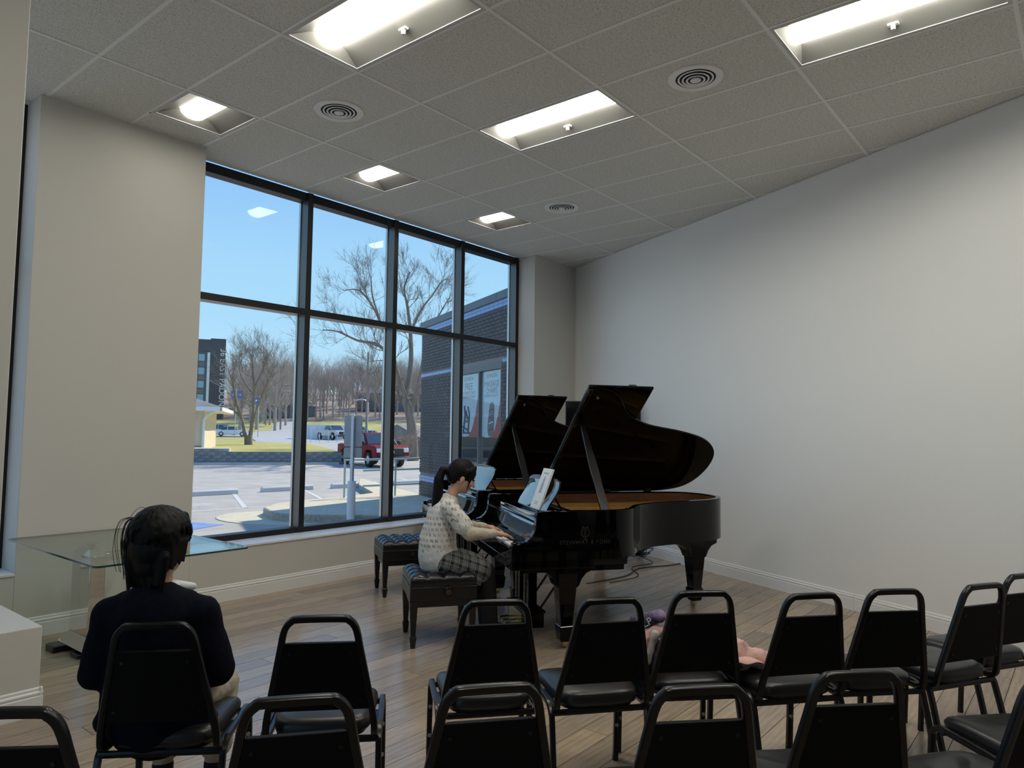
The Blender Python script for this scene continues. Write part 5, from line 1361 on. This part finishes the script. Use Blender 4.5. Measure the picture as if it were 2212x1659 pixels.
def head(b, c, fwd, upv, k=1.0):
    f = Vector(fwd).normalized(); u = Vector(upv).normalized(); s = u.cross(f).normalized(); u = f.cross(s)   # s = person's left
    mt = Matrix((f, s, u)).transposed()
    P = lambda x, y, z: Vector(c)+mt @ Vector((x*k, y*k, z*k))
    b.ball(P(-.010, 0, .025), (.094*k, .074*k, .092*k), 20, mt); b.ball(P(.022, 0, -.020), (.066*k, .062*k, .088*k), 18, mt)
    b.ball(P(.052, 0, -.078), (.026*k, .030*k, .024*k), 12, mt)
    b.cone(P(.086, 0, .012), .0075*k, P(.104, 0, -.028), .0115*k, 10)
    for q in (-1, 1):
        b.ball(P(.068, q*.034, -.022), (.022*k, .022*k, .022*k), 10, mt); b.ball(P(.078, q*.030, .034), (.012*k, .026*k, .009*k), 10, mt)
        b.ball(P(-.006, q*.074, -.012), (.017*k, .008*k, .030*k), 10, mt)
    b.ball(P(.080, 0, -.052), (.012*k, .022*k, .007*k), 10, mt)
    return P, mt
# ---------------------------------------------------------------- girl at the piano
def girl():
    t = thing('person', 'girl with a long ponytail playing the front piano', 'person', (3.90, 3.865, 0), PYAW)
    b = MB(); hc = Vector((.165, .0, 1.195)); hf = Vector((.93, 0, -.36)); hu = Vector((.36, 0, .93))
    P, mt = head(b, hc, hf, hu, 1.08)
    b.cone((.075, 0, 1.04), .046, (.115, 0, 1.12), .043)
    b.cone((.0, 0, .62), .115, (.005, 0, .76), .105, sq=((0, 1, 0), 1.2)); b.cone((.005, 0, .76), .105, (.05, 0, .95), .10); b.cone((.05, -.10, .985), .05, (.05, .10, .985), .05)
    RS, RE, RWr = (.045, -.150, .985), (.185, -.225, .800), (.395, -.215, .795)
    LS, LE, LWr = (.060, .150, .985), (.205, .215, .800), (.400, .095, .800)
    for S_, E_, W_ in ((RS, RE, RWr), (LS, LE, LWr)): b.cone(S_, .044, E_, .036); b.cone(E_, .036, W_, .023)
    hand(b, RWr, (.97, .06, -.16), (.1, 0, -1), (0, 1, 0), .55, .155); hand(b, LWr, (.97, .04, -.18), (.1, 0, -1), (0, -1, 0), .55, .155)
    for q in (-1, 1): b.cone((.03, q*.075, .60), .085, (.34, q*.085, .50), .058); b.cone((.34, q*.085, .50), .056, (.39, q*.08, .10), .038); b.cone((.385, q*.08, .055), .036, (.50, q*.085, .030), .026)
    body = organic(b, 'body', M['skin'], t, .0055, 2)
    for q in (-1, 1):
        MB().ball(P(.083, q*.031, .012), (.008, .013, .006), 8, mt).build('eye', M['hair'], t, smooth=180)
    MB().ball(P(.092, 0, -.052), (.006, .016, .005), 8, mt).build('lips', mat('lips', (.42, .16, .13), .5), t, smooth=180)
    # hair
    h = MB(); h.ball(P(-.016, 0, .038), (.112, .090, .104), 20, mt); h.ball(P(-.055, 0, .008), (.066, .078, .082), 16, mt)
    for q in (-1, 1):
        h.cone(P(.035, q*.062, .07), .022, P(.050, q*.067, .0), .009); h.cone(P(.050, q*.067, .0), .008, P(.052, q*.064, -.068), .0045); h.cone(P(.01, q*.072, .05), .024, P(.005, q*.076, .015), .010)
    for k in range(9): y = -.058+.116*k/8; h.cone(P(.055, y*.8, .098), .014, P(.084-abs(y)*.30, y*.95, .055), .009, 8); h.cone(P(.084-abs(y)*.30, y*.95, .055), .008, P(.089-abs(y)*.34, y*.95, .026+.006*(k % 2)), .004, 8)
    root = P(-.112, 0, .015); h.cone(P(-.06, 0, .03), .055, root, .024)
    pt = [root, root+Vector((-.045, 0, .000)), root+Vector((-.072, -.005, -.07)), root+Vector((-.080, -.01, -.20)), root+Vector((-.090, -.012, -.36)), root+Vector((-.098, -.012, -.50))]
    rr = [.020, .028, .038, .043, .038, .010]
    for i in range(len(pt)-1): h.cone(pt[i], rr[i], pt[i+1], rr[i+1], 12)
    hh = organic(h, 'hair', M['hair'], t, .006, 2)
    MB().lathe([(.016, -.008), (.024, -.006), (.024, .006), (.016, .008)], (0, 0, 0), 14, 'X', True).build('hair_tie', M['rubber'], t, smooth=60).location = root
    # cream long sleeves under the shirt
    for nm, S_, E_, W_ in (('sleeve', RS, RE, RWr), ('sleeve', LS, LE, LWr)):
        s_ = MB(); s_.cone(Vector(S_).lerp(Vector(E_), .4), .060, E_, .053); s_.cone(E_, .053, Vector(E_).lerp(Vector(W_), .86), .034); organic(s_, nm, M['cream'], t, .006, 3, (.010, .035))
    # printed shirt
    q = MB()
    q.cone((-.01, 0, .63), .158, (-.015, 0, .72), .152, 20, ((1, 0, 0), .92)); q.cone((-.015, 0, .72), .148, (.02, 0, .90), .130, 20, ((1, 0, 0), .92)); q.cone((.02, 0, .90), .130, (.05, 0, .975), .105, 18, ((1, 0, 0), .85))
    q.cone((.05, -.115, .975), .062, (.05, .115, .975), .062)
    for S_, E_ in ((RS, RE), (LS, LE)): q.cone(S_, .066, Vector(S_).lerp(Vector(E_), .72), .070)
    sh = organic(q, 'shirt', M['nshirt'], t, .007, 4, (.016, .06))
    l = MB(); l.cone((-.005, 0, .595), .160, (-.01, 0, .65), .158, 20, ((1, 0, 0), .94)); organic(l, 'undershirt', M['cream2'], t, .007, 3, (.008, .05))
    # plaid skirt
    k = MB()
    k.cone((.03, 0, .580), .150, (.09, 0, .575), .155, 20, ((0, 0, 1), .60))
    for s_ in (-1, 1): k.cone((.04, s_*.078, .575), .105, (.30, s_*.10, .505), .090, 16)
    k.cone((.15, 0, .575), .09, (.29, 0, .54), .075); k.cone((.14, -.12, .53), .05, (.27, -.155, .44), .038); 
    organic(k, 'skirt', M['plaid'], t, .007, 3, (.016, .05))
    for s_ in (-1, 1):
        g = MB(); g.cone((.22, s_*.088, .535), .075, (.345, s_*.088, .495), .072); g.cone((.345, s_*.088, .495), .070, (.37, s_*.083, .30), .062); g.cone((.37, s_*.083, .30), .062, (.39, s_*.08, .075), .058); organic(g, 'trouser_leg', M['legging'], t, .007, 3)
        f = MB(); f.cone((.375, s_*.082, .045), .042, (.50, s_*.088, .034), .034, sq=((0, 0, 1), .9)); organic(f, 'shoe', M['shoe'], t, .006, 2)
    return t
def nshirt_nodes(t, b):
    n = N(t); c = n.new('ShaderNodeTexCoord'); sp = n.new('ShaderNodeSeparateXYZ'); n.ln(c.outputs['Object'], sp.inputs[0])
    X = n.math('MULTIPLY', n.math('ARCTAN2', sp.outputs[1], n.math('ADD', sp.outputs[0], .02)), .15*25.0); Z = n.math('MULTIPLY', sp.outputs[2], 25.0)
    row = n.math('FLOOR', Z); p = n.math('FRACT', n.math('ADD', X, n.math('MULTIPLY', n.math('MODULO', row, 2.0), .5))); q = n.math('FRACT', Z)
    def near(v, x, w): return n.math('LESS_THAN', n.math('ABSOLUTE', n.math('SUBTRACT', v, x)), w)
    inb = n.math('MULTIPLY', n.math('GREATER_THAN', q, .22), n.math('LESS_THAN', q, .80))
    diag = n.math('SUBTRACT', n.math('SUBTRACT', p, .28), n.math('MULTIPLY', n.math('SUBTRACT', .80, q), .70))
    g = n.math('MAXIMUM', n.math('MAXIMUM', near(p, .28, .055), near(p, .68, .055)), near(diag, 0.0, .075))
    inx = n.math('MULTIPLY', n.math('GREATER_THAN', p, .20), n.math('LESS_THAN', p, .76))
    mask = n.math('MULTIPLY', n.math('MULTIPLY', g, inb), inx)
    wob = n.noise(n.coord('Object'), 9, 2); mask = n.math('MULTIPLY', mask, n.ramp(wob, [(.35, (.35, .35, .35)), (.6, (1, 1, 1))]))
    n.ln(n.mix(mask, (.66, .64, .60), (.12, .115, .12)), b.inputs['Base Color'])
M['nshirt'] = mat('white_letter_print_shirt', rough=.85, build=nshirt_nodes)
M['cream2'] = mat('white_undershirt', rough=.9, build=noisy((.56, .55, .54), (.66, .65, .63), 20, .2, .004))
def plaid_nodes(t, b):
    n = N(t); c = n.new('ShaderNodeTexCoord'); sp = n.new('ShaderNodeSeparateXYZ'); n.ln(c.outputs['Object'], sp.inputs[0])
    def stripe(v, f, w): return n.math('LESS_THAN', n.math('FRACT', n.math('MULTIPLY', v, f)), w)
    u = n.math('ADD', sp.outputs[0], n.math('MULTIPLY', sp.outputs[2], -.25)); w = n.math('ADD', n.math('ADD', sp.outputs[2], n.math('MULTIPLY', sp.outputs[0], .4)), n.math('MULTIPLY', sp.outputs[1], .5))
    a = n.math('ADD', n.math('MULTIPLY', stripe(u, 15, .45), .5), n.math('MULTIPLY', stripe(w, 15, .45), .5))
    thin = n.math('MAXIMUM', stripe(n.math('ADD', u, .03), 15, .07), stripe(n.math('ADD', w, .03), 15, .07))
    col = n.mix(a, (.012, .014, .016), (.16, .165, .16)); n.ln(n.mix(n.math('MULTIPLY', thin, .55), col, (.42, .42, .40)), b.inputs['Base Color'])
M['plaid'] = mat('black_white_plaid', rough=.9, build=plaid_nodes)
girl()

# ---------------------------------------------------------------- boy in the front row
def boy():
    ch = CHO[0]; a = ch.rotation_euler.z
    t = thing('person', 'boy in a dark navy blazer seen from behind on a front row chair', 'person', ch.location, a)
    # local: y forward, x right
    ox = -.055; b = MB()
    hc = Vector((ox+.0, -.095, 1.115)); hf = Vector((.34, .94, -.06)); hu = Vector((0, .05, 1))
    P, mt = head(b, hc, hf, hu, 1.03)
    b.cone((ox, -.12, .93), .048, (ox, -.105, 1.04), .046)
    b.cone((ox, -.07, .53), .125, (ox, -.09, .66), .115, sq=((0, 1, 0), .75)); b.cone((ox, -.09, .66), .115, (ox, -.115, .84), .12, sq=((0, 1, 0), .7)); b.cone((ox-.12, -.115, .885), .055, (ox+.12, -.115, .885), .055)
    A = []
    for q in (-1, 1):
        S_, E_, W_ = Vector((ox+q*.155, -.115, .88)), Vector((ox+q*.215, -.085, .655)), Vector((ox+q*.125, .12, .57)); A.append((S_, E_, W_))
        b.cone(S_, .046, E_, .038); b.cone(E_, .038, W_, .025); hand(b, W_, (-q*.35, .9, -.1), (0, .1, -1), (-q*.9, -.3, .2), .5, .14)
        K, An = Vector((ox+q*.11+.02, .285, .485)), Vector((ox+q*.10+.02, .26, .09))
        b.cone((ox+q*.075, -.04, .545), .085, K, .060); b.cone(K, .055, An, .036); b.cone(An+Vector((0, -.02, -.045)), .034, An+Vector((q*.02, .12, -.062)), .025)
    organic(b, 'body', M['skin'], t, .006, 2)
    for q in (-1, 1): MB().ball(P(.083, q*.031, .012), (.008, .013, .006), 8, mt).build('eye', M['hair'], t, smooth=180)
    # hair with loose strands
    h = MB(); rn = random.Random(4)
    h.ball(P(-.016, 0, .040), (.108, .096, .098), 20, mt); h.ball(P(-.035, 0, -.005), (.086, .092, .085), 18, mt); h.ball(P(-.045, .0, -.06), (.060, .070, .055), 14, mt)
    def surf(th_, ph, k): return P(-.016-.108*k*math.cos(th_)*math.sin(ph), .097*k*math.sin(th_)*math.sin(ph), .040+.100*k*math.cos(ph))
    for k in range(150):
        th_, ph = rn.uniform(-2.3, 2.3), rn.uniform(.0, 1.2); tw = rn.uniform(-.25, .25)
        a0, a1, a2 = surf(th_, ph, .98), surf(th_+tw*.5, ph+.35, 1.03), surf(th_+tw, ph+.70, 1.02+rn.uniform(0, .05))
        h.cone(a0, .011, a1, .008, 6); h.cone(a1, .008, a2, .0035, 6)
    for k in range(16): y = -.075+.15*k/15; h.cone(P(-.075, y, -.03), .018, P(-.062+rn.uniform(-.015, .01), y*.85, -.125-rn.uniform(0, .025)), .006, 8)
    for k in range(7): h.cone(P(-.06+.012*k, -.084, .02), .014, P(-.055+.012*k, -.086+.001*k, -.045-rn.uniform(0, .03)), .005, 8); h.cone(P(-.07+.012*k, .086, .02), .016, P(-.065+.012*k, .096, -.065-rn.uniform(0, .03)), .005, 8)
    for k in range(8): h.cone(P(.045, -.05+.1*k/7, .105), .018, P(.080, (-.05+.1*k/7)*1.1, .045), .008, 8)
    hr = organic(h, 'hair', M['hair'], t, .0045, 1)
    # thin flyaway strands on the left and the crown
    fs = MB()
    for k in range(52):
        left = k < 44; y = rn.uniform(.05, .092) if left else rn.uniform(-.07, .06); x = rn.uniform(-.09, .01)
        if left: p0, p1, p2, p3 = P(x, y*.75, .105), P(x-.01, y+.014, .085), P(x-.008, y+.030, .01+rn.uniform(-.02, .02)), P(x+rn.uniform(-.01, .01), y+.012, -.085+rn.uniform(-.03, .03))
        else: p0, p1, p2, p3 = P(x+.03, y, .128), P(x, y*1.05, .143+rn.uniform(-.004, .004)), P(x-.03, y*1.08, .132), P(x-.055, y*1.1, .108)
        fs.tube(catmull([p0, p1, p2, p3], 4), .0011, 3)
    tag(fs.build('flyaway_hair', M['hair'], hr), kind='stuff')
    # shirt collar
    c = MB(); c.cone((ox-.045, -.105, .965), .024, (ox+.045, -.10, .965), .024); c.cone((ox+.045, -.09, .968), .022, (ox+.088, .0, .945), .014); c.cone((ox-.045, -.09, .968), .022, (ox-.07, .0, .945), .014); organic(c, 'collar', M['shirt_white'], t, .005, 2)
    # blazer
    j = MB()
    j.cone((ox, -.085, .52), .182, (ox, -.10, .66), .168, 20, ((0, 1, 0), .74)); j.cone((ox, -.10, .66), .168, (ox, -.125, .84), .158, 20, ((0, 1, 0), .66)); j.cone((ox-.160, -.116, .872), .066, (ox+.160, -.116, .872), .066); j.cone((ox-.10, -.118, .905), .055, (ox+.10, -.118, .905), .055)
    j.cone((ox-.17, -.08, .475), .05, (ox+.16, -.08, .475), .06); j.cone((ox-.185, -.06, .44), .030, (ox-.14, -.08, .56), .06)
    for (S_, E_, W_) in A: j.cone(S_+Vector((0, 0, -.015)), .068, E_, .062); j.cone(E_, .062, E_.lerp(W_, .85), .048)
    organic(j, 'blazer', M['navy'], t, .008, 14, (.012, .08))
    cl_ = MB(); cl_.cone((ox-.05, -.125, .942), .024, (ox+.05, -.125, .942), .024); cl_.cone((ox+.05, -.115, .945), .022, (ox+.075, -.02, .915), .016); cl_.cone((ox-.05, -.115, .945), .022, (ox-.075, -.02, .915), .016); organic(cl_, 'lapel_collar', M['navy'], t, .006, 2)
    for q in (-1, 1):
        K, An = Vector((ox+q*.11+.02, .285, .485)), Vector((ox+q*.10+.02, .26, .09))
        s_ = MB(); s_.cone((ox+q*.075, -.03, .545), .098, K, .076); s_.cone(K, .074, K.lerp(An, .62), .066); organic(s_, 'trouser_leg', M['khaki'], t, .007, 3, (.012, .05))
        s_ = MB(); s_.cone(K.lerp(An, .80), .042, An, .040); organic(s_, 'sock', M['sock'], t, .006, 2)
        s_ = MB(); s_.cone(An+Vector((0, -.025, -.050)), .042, An+Vector((q*.02, .115, -.056)), .036, sq=((0, 0, 1), .95)); organic(s_, 'shoe', M['shoe'], t, .006, 2)
    return t
boy()

# ---------------------------------------------------------------- jacket thrown on a front row chair
def jk_nodes(t, b):
    n = N(t); v = n.coord('Object'); a = n.noise(v, 16, 2); d = n.noise(v, 34, 2)
    spz = n.new('ShaderNodeSeparateXYZ'); n.ln(v, spz.inputs[0])
    low = n.ramp(spz.outputs[2], [(.50, (1, 1, 1)), (.54, (0, 0, 0))])
    col = n.mix(n.ramp(a, [(.50, (0, 0, 0)), (.56, (1, 1, 1))]), (.70, .42, .38), (.05, .05, .09)); col = n.mix(n.ramp(d, [(.58, (0, 0, 0)), (.62, (1, 1, 1))]), col, (.60, .62, .66))
    n.ln(n.mix(low, (.74, .46, .41), col), b.inputs['Base Color'])
M['jpink'] = mat('pink_printed_jacket', rough=.7, build=jk_nodes)
M['jdark'] = mat('purple_dark_print', rough=.7, build=noisy((.035, .03, .075), (.30, .20, .36), 13, detail=3, lo=.45, hi=.6))
M['jwhite'] = mat('white_jacket_lining', (.62, .60, .56), .8)
M['jblue'] = mat('blue_print_cloth', rough=.8, build=noisy((.02, .06, .32), (.60, .62, .66), 20, detail=2, lo=.52, hi=.58))
c5 = CHO[4]; t = thing('jacket', 'pink printed jacket thrown over a front row chair seat', 'jacket', c5.location, c5.rotation_euler.z)
j = MB(); j.cone((-.16, -.02, .53), .06, (.14, -.01, .53), .06); j.cone((-.10, .08, .52), .05, (.20, .10, .515), .045); j.cone((.12, .0, .545), .055, (.285, .02, .530), .05); j.cone((.285, .02, .525), .045, (.34, .06, .50), .030); j.cone((.22, -.06, .53), .055, (.36, -.06, .52), .045); j.cone((.36, -.08, .51), .035, (.44, -.10, .505), .028); j.cone((.16, -.06, .58), .04, (.28, -.04, .57), .04)
organic(j, 'body', M['jpink'], t, .007, 3, (.035, .06))
j = MB(); j.cone((-.25, -.06, .52), .055, (-.205, -.085, .62), .046); j.cone((-.205, -.085, .62), .042, (-.13, -.09, .67), .03); organic(j, 'sleeve', M['jpink'], t, .006, 3, (.02, .05))
j = MB(); j.cone((-.255, -.03, .62), .035, (-.21, -.05, .69), .040); j.cone((-.21, -.05, .69), .040, (-.12, -.08, .725), .032); hd_ = organic(j, 'hood', M['jdark'], t, .006, 3, (.015, .05))
text('lettering', 'ALP', .045, M['white_ext'], hd_, (-.195, -.104, .700), (R(82), R(-25), R(0)), .001)
j = MB(); j.cone((-.19, -.10, .54), .024, (-.15, -.115, .66), .020); organic(j, 'lining', M['jwhite'], t, .006, 2, (.012, .05))
j = MB(); j.cone((-.235, -.02, .50), .022, (-.20, .05, .50), .03); j.cone((-.245, -.06, .47), .015, (-.235, -.02, .50), .02); organic(j, 'printed_cloth', M['jblue'], t, .006, 2, (.010, .04))
j = MB(); j.cone((-.15, -.08, .515), .03, (-.12, -.085, .60), .026); organic(j, 'dark_panel', M['jdark'], t, .006, 2, (.012, .05))
# hem of the jacket spread over the neighbouring seat
rows = []
for i in range(15):
    r = []
    for k in range(13):
        a, b_ = i/14, k/12; x = .17+.33*a; y = -.185+.27*b_+.05*a*(1-b_)
        z = .560-.050*a+.016*math.sin(9*b_+3*a)*(1-.3*a)+.008*math.sin(17*a+5*b_)-.02*(1-min(1, 4*b_))
        r.append((x, y, max(z, .497)))
    rows.append(r)
hm = MB().loft(rows, cap=False, close=False).build('hem', M['jpink'], t, smooth=180)
q = hm.modifiers.new('thickness', 'SOLIDIFY'); q.thickness = .006; q = hm.modifiers.new('subdivide', 'SUBSURF'); q.levels = 1; q.render_levels = 1
